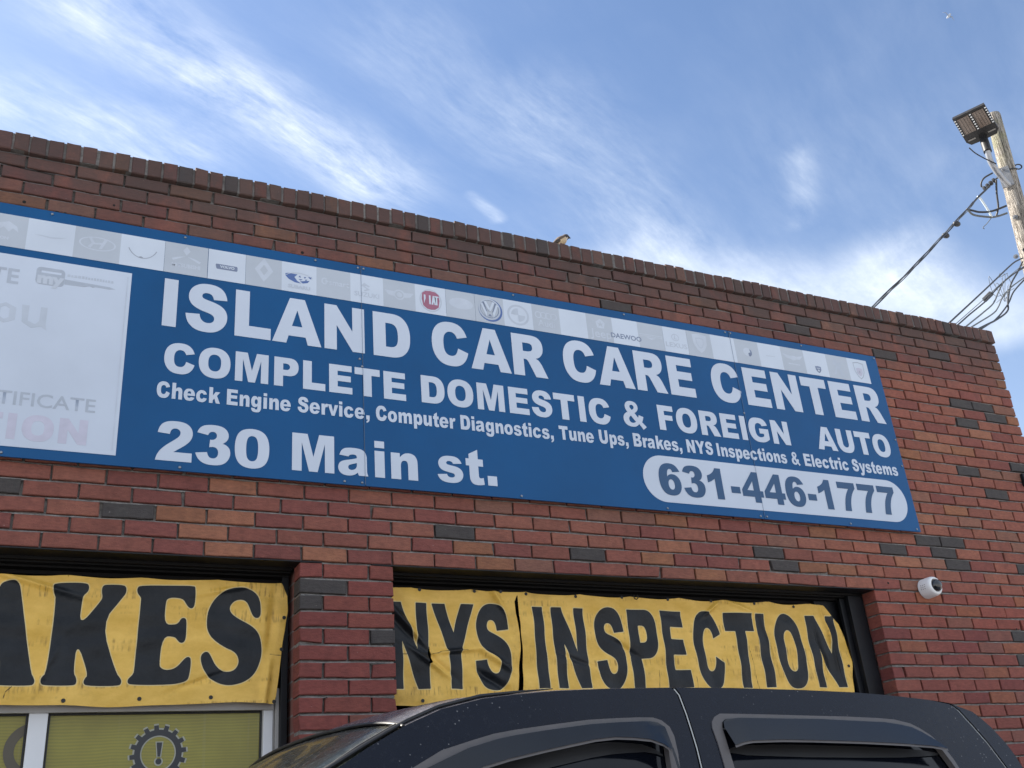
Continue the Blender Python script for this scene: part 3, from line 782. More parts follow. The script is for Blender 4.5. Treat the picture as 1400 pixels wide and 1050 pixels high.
# ------------------------------------------------------------------ glyphs (units: capital height 716)
GL = {
' ': (333, ''),
'I': (389, 'M92 716H298V0H92Z'), 'L': (667, 'M73 716H294V176H640V0H73Z'),
'A': (778, 'M539 118H261L225 0H-2L276 716H523L800 0H575ZM485 273L400 530L314 273Z'),
'N': (833, 'M74 716H280L549 321V716H757V0H549L281 393V0H74Z'),
'D': (778, 'M77 716H406Q503 716 563 690Q622 663 661 614Q700 565 717 500Q735 435 735 362Q735 248 709 185Q683 122 637 80Q591 37 538 22Q466 0 406 0H77ZM298 554V162H353Q423 162 452 178Q482 193 499 232Q516 270 516 357Q516 472 478 513Q441 554 354 554Z'),
'E': (722, 'M73 716H665V563H294V449H638V303H294V162H676V0H73Z'), 'F': (667, 'M73 716H619V562H295V437H572V293H295V0H73Z'),
'R': (778, 'M73 0V716H442Q544 716 598 698Q652 681 685 633Q718 586 718 518Q718 459 693 416Q668 373 624 346Q596 329 547 318Q586 305 604 292Q616 283 639 255Q662 226 670 211L777 0H527L409 219Q386 261 369 274Q345 291 314 291H295V0ZM295 426H388Q403 426 447 436Q469 440 483 458Q497 477 497 501Q497 536 475 555Q452 574 391 574H295Z'),
'T': (722, 'M22 716H694V539H469V0H248V539H22Z'),
'C': (778, 'M533 296L727 237Q707 156 665 101Q622 46 560 17Q498 -12 401 -12Q284 -12 211 22Q137 56 83 142Q30 228 30 361Q30 538 124 633Q218 728 391 728Q526 728 603 674Q680 619 718 506L523 462Q512 495 501 511Q483 536 456 550Q429 563 397 563Q322 563 283 503Q253 458 253 363Q253 244 289 201Q325 157 389 157Q452 157 485 192Q517 227 533 296Z'),
'O': (833, 'M43 358Q43 533 141 630Q239 728 415 728Q594 728 691 632Q788 535 788 362Q788 236 746 156Q704 75 624 31Q543 -12 424 -12Q303 -12 223 26Q144 65 94 148Q43 231 43 358ZM264 357Q264 249 304 201Q344 154 415 154Q487 154 527 200Q567 247 567 367Q567 468 526 515Q485 561 414 561Q346 561 305 514Q264 466 264 357Z'),
'S': (722, 'M42 237L252 250Q259 199 280 172Q314 128 378 128Q425 128 451 150Q476 172 476 201Q476 229 452 251Q428 272 341 292Q198 324 137 377Q76 430 76 513Q76 567 107 615Q138 663 202 695Q265 728 375 728Q511 728 582 673Q652 617 666 507L458 495Q449 543 424 564Q398 586 353 586Q316 586 297 571Q278 555 278 532Q278 516 293 503Q308 490 364 478Q502 448 561 418Q621 387 648 342Q675 296 675 240Q675 174 639 119Q602 63 537 26Q471 -12 371 -12Q196 -12 129 56Q50 120 42 237Z'),
'P': (722, 'M73 716H441Q561 716 621 659Q681 602 681 496Q681 388 616 327Q550 265 415 265H294V0H73ZM294 410H348Q412 410 438 432Q464 454 464 489Q464 522 441 546Q419 569 357 569H294Z'),
'M': (944, 'M70 716H361L473 280L584 716H875V0H694V546L554 0H391L251 546V0H70Z'),
'U': (833, 'M539 716H760V289Q760 226 740 169Q721 113 679 70Q638 28 592 11Q529 -12 440 -12Q388 -12 328 -5Q267 2 226 24Q185 45 151 84Q117 124 105 166Q73 233 73 289V716H294V279Q294 220 327 187Q359 154 416 154Q473 154 506 187Q539 219 539 279Z'),
'G': (833, 'M414 255V404H767V102Q666 33 588 10Q510 -12 404 -12Q273 -12 190 33Q107 77 61 165Q15 254 15 368Q15 488 65 577Q114 666 210 703Q284 728 411 728Q533 728 593 706Q654 684 694 638Q734 591 755 520L541 482Q528 523 496 544Q465 566 415 566Q342 566 298 515Q255 464 255 354Q255 237 299 187Q343 137 422 137Q460 137 494 148Q528 159 572 185V255Z'),
'Y': (778, 'M-3 716H244L389 473L535 716H780L501 299V0H279V299Z'),
'B': (778, 'M73 716H487Q590 716 646 665Q701 613 701 538Q701 475 662 430Q635 400 585 382Q662 364 698 319Q734 273 734 205Q734 149 708 105Q682 60 637 34Q609 18 553 9Q478 0 454 0H73ZM296 435H392Q444 435 464 453Q485 471 485 505Q485 536 464 554Q444 572 394 572H296ZM296 153H409Q466 153 490 173Q513 194 513 228Q513 260 490 280Q466 299 408 299H296Z'),
'V': (778, 'M0 716H231L393 202L552 716H776L511 0H271Z'),
'W': (1000, 'M9 716H215L290 317L399 716H605L715 317L790 716H995L839 0H625L502 448L379 0H165Z'),
'&': (889, 'M560 90Q510 37 452 12Q394 -12 318 -12Q176 -12 104 48Q32 108 32 200Q32 268 74 318Q116 368 198 404Q160 448 144 482Q128 516 128 552Q128 626 188 677Q248 728 358 728Q466 728 524 680Q582 632 582 560Q582 512 552 472Q522 432 444 388L552 264Q572 300 582 346L742 306Q722 222 670 150L812 20L690 -64ZM362 470Q418 506 430 522Q442 538 442 560Q442 586 422 603Q402 620 368 620Q334 620 314 603Q294 586 294 562Q294 536 316 514ZM300 304L456 142Q424 120 398 110Q372 100 340 100Q286 100 256 130Q226 158 226 198Q226 230 245 256Q264 280 300 304Z'),
'a': (667, 'M222 356L35 376Q45 425 65 453Q84 482 121 503Q147 518 193 524Q240 531 294 531Q381 531 433 521Q486 512 521 481Q545 460 559 421Q573 383 573 348V116Q573 81 577 61Q582 41 597 0H413Q402 19 399 29Q395 39 392 61Q353 24 315 8Q263 -12 194 -12Q103 -12 56 30Q8 72 8 134Q8 192 42 229Q76 266 167 284Q276 306 309 315Q341 323 377 337Q377 373 362 388Q347 402 310 402Q262 402 238 387Q219 375 208 356ZM377 243Q337 229 293 218Q234 202 219 187Q203 171 203 151Q203 128 219 114Q235 99 265 99Q297 99 324 114Q352 130 363 152Q375 174 375 209Z'),
'c': (667, 'M421 192L608 171Q593 115 557 74Q520 33 465 10Q413 -12 331 -12Q253 -12 200 3Q148 17 111 50Q73 83 52 127Q31 172 31 245Q31 322 57 373Q76 411 110 440Q143 470 179 487Q235 531 324 531Q447 531 512 487Q577 443 603 358L425 334Q417 366 394 383Q372 399 334 399Q286 399 257 365Q227 331 227 261Q227 199 256 167Q286 135 332 135Q370 135 396 154Q421 174 421 192Z'),
'e': (667, 'M633 217H224Q229 170 249 147Q277 114 322 114Q351 114 376 128Q392 137 410 160L611 142Q565 58 500 23Q435 -12 315 -12Q213 -12 155 17Q96 46 58 109Q23 171 23 256Q23 377 101 454Q178 531 315 531Q426 531 490 497Q555 464 589 400Q633 336 633 238ZM426 311Q420 368 394 393Q368 418 326 418Q278 418 249 381Q230 358 225 311Z'),
'g': (667, 'M418 519H604V29L605 6Q605 -43 584 -87Q563 -131 528 -158Q494 -186 441 -198Q389 -211 321 -211Q166 -211 107 -164Q49 -118 49 -40Q49 -30 50 -14L243 -36Q250 -62 264 -73Q285 -88 317 -88Q359 -88 379 -66Q400 -44 400 12V91Q372 57 343 42Q298 18 246 18Q144 18 82 107Q37 170 37 274Q37 393 95 462Q152 531 245 531Q304 531 343 511Q382 490 418 443ZM239 273Q239 218 262 191Q286 165 324 165Q361 165 385 192Q410 220 410 275Q410 330 384 359Q358 388 321 388Q284 388 262 361Q239 334 239 273Z'),
'h': (667, 'M63 716H262V452Q302 494 342 512Q382 531 437 531Q518 531 565 482Q612 432 612 329V0H412V285Q412 334 394 355Q376 375 343 375Q307 375 285 348Q262 320 262 249V0H63Z'),
'n': (667, 'M63 519H248V434Q290 486 332 508Q375 531 436 531Q518 531 565 482Q612 432 612 329V0H412V285Q412 334 394 355Q376 375 343 375Q307 375 285 348Q262 320 262 249V0H63Z'),
'i': (333, 'M66 716H265V581H66ZM66 519H265V0H66Z'), 'l': (333, 'M66 716H265V0H66Z'),
'k': (667, 'M66 716H269V349L419 519H664L494 345L674 0H449L354 212L269 124V0H66Z'),
'm': (1000, 'M63 519H248V443Q288 490 328 511Q369 531 426 531Q488 531 524 509Q560 487 583 443Q629 493 667 512Q705 531 761 531Q843 531 889 482Q935 434 935 330V0H736V299Q736 334 722 351Q703 377 673 377Q639 377 618 352Q597 327 597 272V0H398V289Q398 322 394 334Q388 353 373 365Q357 377 335 377Q302 377 280 351Q258 326 258 269V0H63Z'),
'o': (667, 'M23 257Q23 376 103 454Q184 531 321 531Q477 531 557 440Q621 367 621 260Q621 140 542 64Q462 -12 321 -12Q196 -12 118 52Q23 131 23 257ZM222 258Q222 188 250 155Q278 121 321 121Q364 121 392 154Q420 187 420 259Q420 329 392 363Q364 397 323 397Q279 397 251 363Q222 328 222 258Z'),
'p': (667, 'M63 -198V519H250V442Q288 490 320 507Q363 531 415 531Q518 531 575 452Q632 373 632 256Q632 128 570 58Q509 -12 414 -12Q368 -12 331 4Q293 19 264 50V-198ZM262 258Q262 197 288 167Q313 138 352 138Q386 138 409 166Q432 195 432 263Q432 326 408 355Q384 385 349 385Q312 385 287 355Q262 326 262 258Z'),
'r': (444, 'M63 519H250V434Q277 489 305 510Q334 531 376 531Q420 531 472 504L410 362Q375 376 355 376Q316 376 295 344Q264 299 264 175V0H63Z'),
's': (611, 'M24 141L222 160Q234 125 256 110Q278 95 315 95Q355 95 377 112Q394 125 394 143Q394 165 372 176Q356 185 287 196Q184 214 144 230Q104 245 77 281Q49 318 49 364Q49 415 79 452Q108 489 160 510Q212 531 299 531Q390 531 434 517Q478 503 507 474Q537 444 556 394L367 375Q360 400 343 411Q319 427 286 427Q252 427 237 415Q221 403 221 386Q221 367 241 357Q261 347 327 339Q427 327 476 307Q525 287 551 250Q577 213 577 168Q577 123 550 81Q523 38 465 13Q406 -12 305 -12Q162 -12 102 29Q41 69 24 141Z'),
't': (444, 'M311 716V519H420V374H311V190Q311 157 318 146Q328 130 352 130Q374 130 414 143L428 6Q354 -12 290 -12Q215 -12 180 8Q145 28 128 67Q111 106 111 193V374H38V519H111V614Z'),
'u': (667, 'M608 0H422V84Q380 32 338 10Q296 -12 234 -12Q152 -12 106 37Q59 86 59 189V519H259V234Q259 185 277 164Q295 144 328 144Q364 144 386 171Q409 199 409 270V519H608Z'),
'v': (611, 'M6 519H213L314 189L418 519H620L401 0H224Z'),
'y': (611, 'M6 519H217L323 175L421 519H618L411 -38Q376 -134 340 -167Q289 -211 184 -211Q142 -211 54 -199L39 -54Q81 -67 132 -67Q166 -67 187 -52Q208 -36 222 5Z'),
',': (333, 'M62 198H268V41Q268 -30 234 -77Q198 -124 90 -158L60 -95Q105 -80 130 -55Q155 -30 157 0H62Z'),
'.': (333, 'M63 196H270V0H63Z'), '-': (333, 'M35 335H297V180H35Z'),
'0': (667, 'M26 357Q26 556 98 642Q170 728 332 728Q485 728 563 642Q641 556 641 357Q641 158 563 73Q485 -12 332 -12Q180 -12 103 74Q26 160 26 357ZM226 357Q226 222 252 172Q279 122 332 122Q390 122 416 173Q441 224 441 357Q441 491 415 542Q389 594 332 594Q278 594 252 543Q226 492 226 357Z'),
'1': (667, 'M467 728V0H266V477Q217 440 171 417Q126 394 57 373V536Q159 569 215 615Q271 661 303 728Z'),
'2': (667, 'M627 0H23Q33 89 86 168Q138 246 281 353Q369 418 394 452Q418 485 418 515Q418 548 394 571Q370 594 333 594Q295 594 271 570Q247 546 239 485L37 501Q49 585 81 633Q113 680 171 704Q229 728 331 728Q439 728 498 704Q557 679 591 629Q625 578 625 515Q625 448 586 388Q547 327 443 254Q382 212 361 195Q340 178 312 163H627Z'),
'3': (667, 'M222 532L34 566Q57 656 124 692Q191 728 313 728Q454 728 516 676Q579 623 579 544Q579 498 554 460Q528 422 477 394Q519 384 541 370Q577 348 597 312Q617 276 617 225Q617 162 584 104Q551 46 488 17Q426 -12 324 -12Q225 -12 168 11Q111 34 74 79Q37 123 17 191L216 217Q228 157 252 133Q277 110 315 110Q355 110 381 139Q408 168 408 217Q408 266 382 294Q357 321 313 321Q290 321 249 309L259 452Q276 449 285 449Q323 449 348 473Q374 498 374 531Q374 563 355 582Q336 601 303 601Q269 601 248 580Q227 560 222 532Z'),
'4': (667, 'M370 133H25V290L385 728H557V282H643V133H557V0H370ZM370 282V508L178 282Z'),
'6': (667, 'M616 553L417 529Q409 566 392 582Q375 598 350 598Q306 598 281 553Q263 521 254 415Q287 448 322 464Q357 480 402 480Q493 480 555 414Q617 348 617 247Q617 174 583 113Q550 53 490 20Q431 -12 341 -12Q233 -12 168 24Q103 61 64 141Q25 222 25 354Q25 548 107 638Q188 728 332 728Q417 728 467 708Q516 689 549 650Q582 612 616 553ZM263 243Q263 186 288 154Q313 122 352 122Q387 122 411 151Q434 180 434 237Q434 296 409 327Q385 358 349 358Q314 358 288 329Q263 301 263 243Z'),
'7': (667, 'M46 716H622V576Q548 510 498 432Q438 338 403 223Q375 133 366 0H166Q194 184 244 308Q294 433 403 557H46Z'),
}


def glyph(ch, q=5):
    """outline of a letter as polygons in glyph units"""
    import re
    toks = re.findall(r'[MLHVQZ]|-?\d+', GL[ch][1])
    polys = []; cur = []; i = 0; cmd = None; x = y = 0
    while i < len(toks):
        if toks[i].isalpha():
            cmd = toks[i]; i += 1
            if cmd == 'Z':
                polys.append(cur); cur = []
            continue
        if cmd == 'M': x, y = int(toks[i]), int(toks[i + 1]); i += 2; cur = [(x, y)]; cmd = 'L'
        elif cmd == 'L': x, y = int(toks[i]), int(toks[i + 1]); i += 2; cur.append((x, y))
        elif cmd == 'H': x = int(toks[i]); i += 1; cur.append((x, y))
        elif cmd == 'V': y = int(toks[i]); i += 1; cur.append((x, y))
        elif cmd == 'Q':
            cx, cy, ex, ey = [int(t) for t in toks[i:i + 4]]; i += 4
            for k in range(1, q + 1):
                t = k / q
                cur.append(((1 - t) ** 2 * x + 2 * t * (1 - t) * cx + t * t * ex, (1 - t) ** 2 * y + 2 * t * (1 - t) * cy + t * t * ey))
            x, y = ex, ey
    out = []
    for p in polys:
        if len(p) > 1 and abs(p[0][0] - p[-1][0]) + abs(p[0][1] - p[-1][1]) < 1: p = p[:-1]
        out.append(p)
    return out


def word(s, x0, x1, zb, ht, ltrack=0, q=5):
    """lay a word out so that its ink spans x0..x1 with its base line at zb"""
    P = []; pen = 0; mn = 1e9; mx = -1e9
    for ch in s:
        for p in glyph(ch, q):
            pts = [(a + pen, b) for a, b in p]
            mn = min(mn, min(a for a, b in pts)); mx = max(mx, max(a for a, b in pts))
            P.append(pts)
        pen += GL[ch][0] + ltrack
    sx = (x1 - x0) / (mx - mn); sz = ht / 716.0
    return [[(x0 + (a - mn) * sx, zb + b * sz) for a, b in p] for p in P]


# ------------------------------------------------------------------ the big sign
SY = -.036       # front face of the sheets
def build_sign():
    sg = thing('shop_sign', (1.9, -.02, 3.31), 'long blue sign board with white capitals and a strip of faded badges above the openings', 'sign')
    z0, z1 = 3.318, 4.532
    seams = [-3.12, -.755, 1.600, 3.957, 5.168]
    for a, b_ in zip(seams, seams[1:]):
        bm = bmesh.new()
        add_box(bm, a + .0012, b_ - .0012, SY, SY + .010, z0 + random.uniform(-.001, .001), z1, .0012)
        for f in bm.faces: f.material_index = 0
        from_bm('panel_sheet', bm, M['sign_blue'], sg)
    # printed vinyl lettering, one part per line of text
    WORDS = [('ISLAND', .641, 1.857, 4.019, .252), ('CAR', 1.977, 2.648, 4.021, .252), ('CARE', 2.755, 3.626, 4.032, .252), ('CENTER', 3.757, 5.112, 4.035, .252),
             ('COMPLETE', .663, 1.822, 3.784, .152), ('DOMESTIC', 1.905, 3.014, 3.789, .152), ('&', 3.098, 3.243, 3.798, .152), ('FOREIGN', 3.332, 4.270, 3.799, .153), ('AUTO', 4.484, 5.088, 3.799, .153),
             ('Check', .641, .918, 3.656, .079), ('Engine', .948, 1.243, 3.657, .079), ('Service,', 1.276, 1.629, 3.660, .079), ('Computer', 1.662, 2.083, 3.662, .079), ('Diagnostics,', 2.110, 2.642, 3.664, .079), ('Tune', 2.678, 2.889, 3.670, .079), ('Ups,', 2.923, 3.106, 3.674, .079), ('Brakes,', 3.141, 3.461, 3.678, .079), ('NYS', 3.496, 3.675, 3.678, .079), ('Inspections', 3.705, 4.211, 3.677, .079), ('&', 4.248, 4.309, 3.677, .079), ('Electric', 4.345, 4.691, 3.676, .079), ('Systems', 4.724, 5.099, 3.678, .079),
             ('230', .655, 1.147, 3.359, .186), ('Main', 1.252, 1.867, 3.366, .186), ('st.', 1.970, 2.290, 3.374, .186)]
    for s_, a, b_, z, h in WORDS:
        flat('word_lettering', word(s_, a, b_, z, h, q=5 if h > .1 else 3), SY - .0012, M['sign_white'], sg, .0006)
    r = .1355; cz = 3.5035
    pill = ell(3.172 + r, cz, r, r, 24, 90, 270) + ell(5.107 - r, cz, r, r, 24, -90, 90)
    flat('number_plate_oval', [pill], SY - .0012, M['sign_white'], sg, .0006)
    nb = word('631-446-1777', 3.273, 5.015, 3.412, .182)
    flat('phone_lettering', nb, SY - .0030, m_simple('number_blue', (.012, .062, .155), .4, var=.06), sg, .0005)
    # the white vinyl caught on the sheet seams: thin dark joints over the letters
    js = m_simple('joint_dark', (.12, .17, .26), .6)
    for s in (1.600, 3.957):
        bm = bmesh.new()
        add_box(bm, s - .0008, s + .0008, SY - .0044, SY - .0038, z0 + .004, z1 - .004)
        from_bm('sheet_joint', bm, js, sg)
    # certificate panel, faded
    cp = flat('certificate_panel', [rect(-2.9, 3.362, .495, 4.268)], SY - .0012, M['sign_white'], sg, .0006)
    def txt(s, x, z, size, y, sx=1.0, off=0.0):
        me = font_mesh(s, size, off)
        for v in me.vertices: v.co.x = v.co.x * sx + x; v.co.y += z
        return wall_map(me, y)
    def sub(name, me, mt): return link(name, me, mt, cp)
    sub('certificate_lettering', txt('CERTIFICATE', .12, 3.575, .088, SY - .0026, 1.08, .0008), M['faint4'])
    sub('emission_lettering', txt('STATE', -.115, 4.155, .105, SY - .0026, 1.0, .002), M['faint4'])
    flat('station_lettering', [q for q in word('STATION', -.42, .375, 3.395, .115)], SY - .0022, M['faint_pink'], cp, .0003)
    # black-letter 'ou'
    def bl_o(x, z, w, h): return [[(x, z + h * .2), (x + w * .5, z), (x + w, z + h * .2), (x + w, z + h * .8), (x + w * .5, z + h), (x, z + h * .8)], [(x + w * .28, z + h * .3), (x + w * .5, z + h * .18), (x + w * .7, z + h * .3), (x + w * .7, z + h * .72), (x + w * .5, z + h * .84), (x + w * .28, z + h * .72)]]
    x = -.045; z = 3.925
    P = bl_o(x, z, .085, .10)
    P += [[(x + .105, z + .10), (x + .135, z + .10), (x + .135, z + .025), (x + .165, z + .012), (x + .18, z + .03), (x + .18, z + .10), (x + .207, z + .10), (x + .207, z + .02), (x + .213, z - .012), (x + .19, z + .004), (x + .15, z - .008), (x + .112, z + .016)]]
    P += [[(x - .15, z + .16), (x - .115, z + .17), (x - .085, z + .08), (x - .05, z + .17), (x - .02, z + .15), (x - .07, z + .05), (x - .07, z - .01), (x - .10, z - .01), (x - .10, z + .05)]]
    flat('you_lettering', P, SY - .0022, M['faint'], cp, .0003)
    P = bl_o(-.06, 3.80, .06, .075)
    flat('question_mark', [arcband(-.055, 3.835, .045, .045, .014, -60, 150), rect(-.05, 3.77, -.032, 3.79)], SY - .0022, M['faint'], cp, .0003)
    # key shaped emblem
    rr = .018
    x0, x1, z0_, z1_ = .098, .215, 4.140, 4.228
    rb = [(x0, z0_ + rr)] + [(x0 + rr - rr * math.cos(a), z1_ - rr + rr * math.sin(a)) for a in (0, .5, 1.0, 1.57)] + [(x1 - rr + rr * math.sin(a), z1_ - rr + rr * math.cos(a)) for a in (0, .5, 1.0, 1.57)] + [(x1 - rr + rr * math.cos(a), z0_ + rr - rr * math.sin(a)) for a in (0, .5, 1.0, 1.57)] + [(x0 + rr - rr * math.sin(a), z0_ + rr - rr * math.cos(a)) for a in (0, .5, 1.0)]
    flat('key_emblem', [rb, rect(.118, 4.200, .200, 4.212), [(.216, 4.182), (.405, 4.176), (.430, 4.170), (.405, 4.164), (.345, 4.166), (.335, 4.160), (.32, 4.166), (.30, 4.158), (.216, 4.156)]], SY - .0022, M['faint4'], cp, .0003)
    link('emblem_lettering', txt('my', .156, 4.170, .075, SY - .0034, 1.15, .004), M['faint3'], cp)
    bm = bmesh.new(); xx = .225
    while xx < .42:
        w = random.uniform(.006, .014); add_box(bm, xx, xx + w, SY - .0024, SY - .0020, 4.199, 4.199 + random.uniform(.010, .014)); xx += w + .004
    from_bm('small_print', bm, M['faint'], cp)
    bm = bmesh.new(); add_box(bm, .476, .481, SY - .0024, SY - .0020, 3.385, 4.245)
    from_bm('panel_border', bm, m_simple('panel_border', (.43, .485, .575), .4), cp)
    # the strip of faded badges
    TB = [-.155, .039, .235, .434, .631, .832, 1.013, 1.190, 1.366, 1.543, 1.719, 1.896, 2.070, 2.241, 2.412, 2.588, 2.761, 2.936, 3.107, 3.281, 3.457, 3.630, 3.806, 3.985, 4.166, 4.346, 4.530, 4.716, 4.897, 5.068]
    zt0, zt1 = 4.306, 4.474
    def lz(x): return .010 * (x / 5.0)
    grey = {0, 2, 4, 6, 8, 10, 12, 13, 15, 17, 19, 21, 23, 25, 27}
    wings = lambda s, h: [[(-.42 * s, .12 * h), (-.1 * s, .05 * h), (.1 * s, .05 * h), (.42 * s, .12 * h), (.30 * s, -.05 * h), (.12 * s, -.12 * h), (-.12 * s, -.12 * h), (-.30 * s, -.05 * h)]]
    diam = lambda cx, cy, w, h: [(cx, cy + h), (cx + w, cy), (cx, cy - h), (cx - w, cy)]
    shield = lambda cx, cy, w, h: [(cx - w, cy + h), (cx, cy + h * 1.15), (cx + w, cy + h), (cx + w * .92, cy - h * .1), (cx + w * .5, cy - h * .75), (cx, cy - h * 1.1), (cx - w * .5, cy - h * .75), (cx - w * .92, cy - h * .1)]
    # index: list of (material, polygons, [(text, cx, cy, size, stretch)])
    LG = {
        0: [('faint3', [[(-.25, -.05), (-.1, .2), (.1, .28), (.28, .15), (.32, -.02), (.2, .08), (.12, -.04), (.0, .1), (-.1, -.04)]], [('LION', 0, -.25, .09, 1.1)])],
        1: [('faint', [[(-.35, 0), (-.2, .03), (0, .0), (.2, .03), (.35, .06), (.2, -.01), (0, -.04), (-.2, -.01)]], [])],
        2: [('faint3', [ell(0, .03, .40, .22), ell(0, .03, .365, .185)], []), ('faint3', [[(-.20, .19), (-.13, .20), (-.06, .05), (.10, .08), (.14, .20), (.21, .18), (.10, -.12), (.03, -.13), (.08, .02), (-.09, -.01), (-.14, -.13), (-.21, -.10), (-.13, .04)]], [])],
        3: [('faint2', [arcband(0, .30, .36, .50, .022, 205, 335)], []), ('faint2', [diam(-.03, -.165, .06, .03)], [])],
        4: [('faint3', [diam(0, .28, .085, .15), [(-.02, .10), (-.30, -.08), (-.34, -.02), (-.20, .05)], [(.02, .10), (.30, -.08), (.34, -.02), (.20, .05)]], [('MITSUBISHI', 0, -.22, .125, .92)])],
        5: [('logo_slate', [[(-.28, .035), (.26, .035), (.28, .0), (.28, -.10), (.26, -.13), (-.26, -.13), (-.28, -.10), (-.30, .0)]], []), ('tile_white', [], [('VOLVO', .01, -.045, .085, 1.05)])],
        6: [('faint3', [diam(0, .08, .26, .40), diam(0, .08, .11, .18)], [])],
        7: [('logo_blue', [[(-.40, .10), (-.30, .13), (-.05, .12), (-.14, .02), (-.06, -.10), (.06, -.17), (-.12, -.16), (-.30, -.08), (-.39, .02)], [(-.02, .04), (.02, .10), (.05, .03)], [(-.02, -.03), (.1, -.02), (.04, -.07)], [(.13, .07), (.20, .08), (.16, .01)], [(.16, -.02), (.24, .0), (.19, -.06)], [(.25, .08), (.36, .11), (.34, .02)], [(.02, -.10), (.30, -.03), (.24, -.12), (.10, -.16)]], []), ('faint', [ell(0, -.02, .41, .20, a0=20, a1=160) + list(reversed(ell(0, -.02, .39, .18, a0=20, a1=160)))], [('SUBARU', 0, -.31, .12, 1.1)])],
        8: [('faint3', [arcband(-.26, .05, .10, .12, .045, 50, 320), [(-.24, .12), (-.13, .05), (-.24, -.02)]], [('smart', .16, .03, .20, 1.0)])],
        9: [('faint', [[(-.08, .22), (.10, .12), (.05, .08), (-.02, .12), (-.06, .09), (.10, .0), (-.06, -.08), (-.10, -.04), (.0, .01), (-.10, .07), (-.16, .12)]], [('SUZUKI', 0, -.2, .165, 1.05)])],
        10: [('faint3', [[(-.46, .12), (-.16, .10), (-.10, .16), (.0, .19), (.10, .16), (.16, .10), (.46, .12), (.34, -.04), (.16, -.08), (.08, -.16), (0, -.18), (-.08, -.16), (-.16, -.08), (-.34, -.04)], ell(0, .0, .13, .13)], []), ('faint3', [ell(0, 0, .09, .09)], [])],
        11: [('faint', [ell(0, -.02, .36, .40), ell(0, -.02, .33, .37)], []), ('logo_red', [[(-.27, .22), (-.16, .30), (0, .325), (.16, .30), (.27, .22), (.29, 0), (.25, -.23), (.13, -.33), (0, -.35), (-.13, -.33), (-.25, -.23), (-.29, 0)]], []), ('tile_white', [rect(-.22, -.16, -.165, .16), rect(-.165, .11, -.08, .16), rect(-.165, -.02, -.09, .03), rect(-.055, -.16, .0, .16), [(.02, -.16), (.07, .16), (.12, .16), (.165, -.16), (.115, -.16), (.105, -.08), (.085, -.08), (.075, -.16)], rect(.11, .115, .26, .16), rect(.165, -.16, .215, .115)], [])],
        12: [('faint3', [ell(.02, .05, .41, .20)], [])],
        13: [('logo_blue', [ell(.03, -.01, .42, .42), ell(.0, .01, .385, .385)], []), ('faint', [ell(0, .02, .385, .385), ell(0, .02, .33, .33)], []), ('logo_slate', [ell(0, .02, .33, .33, n=36), ell(-.005, .025, .312, .312, n=36)], []), ('tile_white', [[(-.20, .28), (-.11, .30), (0, .06), (.11, .30), (.20, .28), (.04, -.05), (-.04, -.05)], [(-.30, .17), (-.22, .24), (-.10, -.10), (0, .03), (.10, -.10), (.22, .24), (.30, .17), (.12, -.30), (0, -.14), (-.12, -.30)]], []), ('logo_slate', [[(-.06, -.24), (.06, -.24), (0, -.15)], [(-.20, .27), (-.24, .23), (-.12, -.08), (-.09, -.09)], [(.20, .27), (.24, .23), (.12, -.08), (.09, -.09)]], [])],
        14: [('faint', [ell(0, -.02, .38, .38), ell(0, -.02, .31, .31)], []), ('faint', [ell(0, -.02, .24, .24, 12, 90, 180) + [(0, -.02)], ell(0, -.02, .24, .24, 12, 270, 360) + [(0, -.02)]], [])],
        15: [('faint3', sum([[ell(-.28 + i * .185, .12, .125, .125, 24), ell(-.28 + i * .185, .12, .09, .09, 24)] for i in (0, 2)], []), []), ('faint3', sum([[ell(-.28 + i * .185, .12, .125, .125, 24), ell(-.28 + i * .185, .12, .09, .09, 24)] for i in (1, 3)], []), [('Audi', .0, -.19, .25, 1.0)])],
        16: [],
        17: [('faint3', [[(.04, .36), (.22, .22), (.16, .0), (-.09, .0), (-.15, .22)], [(.04, .29), (.07, .17), (.15, .20), (.09, .13), (.12, .04), (.035, .11), (-.05, .04), (-.02, .13), (-.08, .20), (.01, .17)]], [('Jeep', .04, -.23, .33, 1.05)])],
        18: [('logo_slate', [], [('DAEWOO', .0, -.20, .19, 1.05)])],
        19: [('faint3', [rect(-.46, .03, .46, .065), rect(-.44, -.03, .44, -.005), [(-.2, -.06), (.2, -.06), (.0, -.14)]], [])],
        20: [('faint', [ell(0, .12, .16, .14), ell(0, .12, .13, .11), [(-.03, .2), (.0, .2), (-.02, .08), (.06, .08), (.06, .05), (-.06, .05)]], [('LEXUS', 0, -.2, .19, 1.25)])],
        21: [('faint3', [shield(.02, .04, .30, .34)], []), ('faint', [shield(.02, .05, .17, .2), shield(.02, .05, .13, .16)], [])],
        22: [],
        23: [('faint3', [ell(.0, .02, .17, .17)], []), ('logo_slate', [ell(.01, .01, .18, .18, 16, -70, 40) + list(reversed(ell(-.03, .04, .15, .15, 16, -70, 40)))], []), ('logo_slate', [ell(.09, -.05, .06, .05, 16)], [])],
        24: [('faint', [[(-.2, .0), (.2, .03), (.2, .01), (-.2, -.02)]], [])],
        25: [('faint3', [[(-.44, .22), (-.16, .16), (0, .18), (.16, .16), (.44, .22), (.30, .06), (.12, .03), (0, -.02), (-.12, .03), (-.30, .06)], rect(-.25, -.20, .25, -.15)], [])],
        26: [('logo_slate', [shield(.05, -.24, .13, .13)], []), ('faint3', [rect(-.02, -.20, .12, -.175), diam(.05, -.28, .05, .05)], [])],
